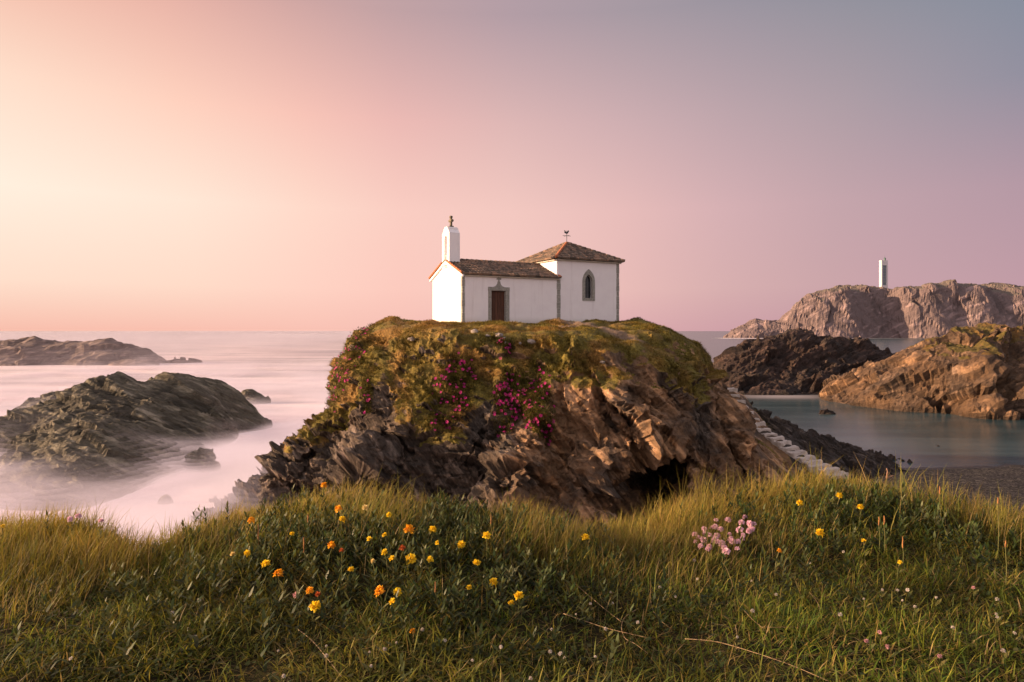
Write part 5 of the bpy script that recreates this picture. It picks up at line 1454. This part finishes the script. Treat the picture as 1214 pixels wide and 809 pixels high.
def ice_mat(ells, nleaf, nbl, label, zsc=1.0):
    w_ = np.zeros(len(qI))
    for cx0, cy0, rx, ry, tilt in ells:
        a = fx - cx0 - tilt * (fy - cy0); b = fy - cy0
        w_ = np.maximum(w_, np.clip(1.25 - ((a / rx) ** 2 + (b / ry) ** 2), 0, 1))
    w_ = w_ * ar * (facing > 0.02) * (cen[:, 1] < 50) * np.clip(0.8 + 1.1 * fbm(cen * 1.3 + 7, 2), 0.05, 2)
    f, P = on_islet(w_, nleaf); m = len(P); nn_ = nf[f]
    root = empty('ice_plant', tuple(P.mean(0))); tag(root, label, 'ice plant', 'ice plant mats hanging on the islet')
    off = np.array(root.location)
    yaw = np.arctan2(nn_[:, 1], nn_[:, 0]) + rng.normal(0, 0.9, m)
    col = pal([(0.05, 0.062, 0.014), (0.11, 0.11, 0.022), (0.20, 0.16, 0.035), (0.24, 0.10, 0.04)], [4, 4, 2, 1], m) * np.clip(0.9 + 0.6 * fbm(P * 1.2, 2), 0.4, 1.5)[:, None]
    v, q, t, c = blades(P - off + nn_ * rng.uniform(0.0, 0.16, (m, 1)), rng.uniform(0.08, 0.16, m), rng.uniform(0.025, 0.045, m), yaw, rng.uniform(0.2, 1.9, m), rng.normal(0.2, 0.3, m), col, 2, True, twist=rng.uniform(-1, 1, m))
    fo_ = mesh_np('foliage', v, q, t, M_ice, True, colors=c, parent=root)
    f, P = on_islet(w_ * (facing > 0.1), nbl)
    for i in range(nbl):
        nrm_ = Vector(nf[f[i]]) + Vector((random.uniform(-.4, .4), random.uniform(-.6, .2), random.uniform(0, .6)))
        b = bpy.data.objects.new('blossom', BL); COL.objects.link(b); b.parent = root
        b.location = P[i] - off + nf[f[i]] * 0.17; b.rotation_euler = nrm_.to_track_quat('Z', 'Y').to_euler(); s_ = random.uniform(0.6, 1.05); b.scale = (s_, s_, s_)


ice_mat([(541, 458, 24, 40, 0.0), (522, 500, 16, 14, 0)], 9000, 95, 'dark green hanging plant mat with magenta blossoms below the chapel front')
ice_mat([(600, 478, 17, 40, -0.1)], 6500, 85, 'ice plant curtain with magenta blossoms, left half of the wide one below the door')
ice_mat([(636, 476, 20, 42, 0.1), (648, 512, 8, 18, 0)], 8000, 75, 'ice plant curtain with magenta blossoms, right half of the wide one below the door')
ice_mat([(418, 425, 16, 44, -0.45), (398, 468, 8, 24, -0.1)], 9000, 95, 'ice plant mat with magenta blossoms on the left shoulder of the islet')
ice_mat([(436, 470, 7, 24, 0)], 2000, 8, 'narrow ice plant strip with few blossoms near the left shoulder')
ice_mat([(598, 412, 12, 9, 0)], 1800, 16, 'small plant mat with magenta dots just under the pale stones')

# pale stones by the lip
M_pale = plain_mat('pale_field_stone', (0.30, 0.26, 0.23), (0.17, 0.145, 0.125), 5, 0.9, 0.5, 0.03)
def first_hit(px, py):
    d2 = (fx - px) ** 2 + (fy - py) ** 2; k = np.where((d2 < 16) & (facing > 0.05))[0]
    if len(k) == 0: k = np.array([np.argmin(d2)])
    k = k[np.argmin(cen[k, 1])]; return cen[k]
for px, py, r_, lb in [(588, 398, .24, 'pale angular stone on the lip, left of the pair below the door'), (597, 399, .21, 'pale stone on the lip beside the angular one below the door'), (601, 404, .17, 'small pale stone under the pair below the door'), (628, 406, .22, 'bright pale stone on the lip, alone right of the door'), (615, 404, .13, 'tiny pale stone between the door pair and the bright stone'), (562, 390, .22, 'flat grey stone in grass left of the door'), (577, 395, .18, 'low grey stone in grass just left of the pale pair'),
                       (711, 429, .16, 'white pebble-like stone on the upper right face'), (487, 400, .24, 'pale slab at the lip below the orange grass'), (520, 405, .15, 'little grey stone right of the pale slab at the lip')]:
    c = first_hit(px, py); rr = random.Random(int(px)); bm = bmesh.new(); bmesh.ops.create_icosphere(bm, subdivisions=2, radius=r_)
    sx_ = Vector((rr.uniform(0.9, 1.3), rr.uniform(0.8, 1.1), rr.uniform(0.55, 0.8)))
    for vv in bm.verts:
        nz = facets(np.array([[vv.co.x * 2.2 / r_ * 0.5 + px, vv.co.y * 1.1 / r_, vv.co.z * 1.1 / r_]]))[0]
        vv.co = Vector((vv.co.x * sx_.x, vv.co.y * sx_.y, vv.co.z * sx_.z)) * (1 + 0.5 * nz)
    o = obj_bm('stone', bm, M_pale, None, False); o.scale = (0.85, 0.85, 0.85); o.location = (c[0], c[1], c[2] + r_ * 0.05); o.rotation_euler = (0, 0, rr.uniform(0, 3)); tag(o, lb, 'stone')

# low dark shrub on the skyline right of the chapel
def shrub(px, py, d, rx, rz, n, label):
    b = at(px, py, d); kz = np.argmin((vI[:, 0] - b[0]) ** 2 + (vI[:, 1] - d) ** 2 + 0.02 * (vI[:, 2] - 12) ** 2); b[2] = vI[kz, 2]
    root = empty('low_shrub', tuple(b)); tag(root, label, 'shrub')
    dv = rng.normal(size=(n, 3)); dv /= np.linalg.norm(dv, axis=1)[:, None]; dv *= rng.random((n, 1)) ** 0.4; dv[:, 2] = np.abs(dv[:, 2])
    P = dv * (rx, rx * 0.7, rz) * (1 + 0.35 * fbm(dv * 2.5, 2))[:, None]
    v, q, t, c = blades(P, rng.uniform(0.06, 0.14, n), rng.uniform(0.03, 0.05, n), rng.uniform(0, 6.28, n), rng.uniform(0, 1.4, n), rng.normal(0, 0.4, n), pal([(0.02, 0.032, 0.012), (0.04, 0.055, 0.018), (0.07, 0.08, 0.03)], [4, 3, 1], n), 2, True)
    mesh_np('foliage', v, q, t, M_ice, True, colors=c, parent=root)
    bm = bmesh.new()
    for i in range(5): a = i * 1.3; add_tube(bm, [(0, 0, -0.1), (rx * 0.4 * math.cos(a), rx * 0.3 * math.sin(a), rz * 0.5)], 0.02, 5, 0.01)
    obj_bm('stem', bm, M_dkstone, root)
shrub(757, 387, 48.5, 0.45, 0.38, 900, 'small dark shrub on the skyline right of the chapel')
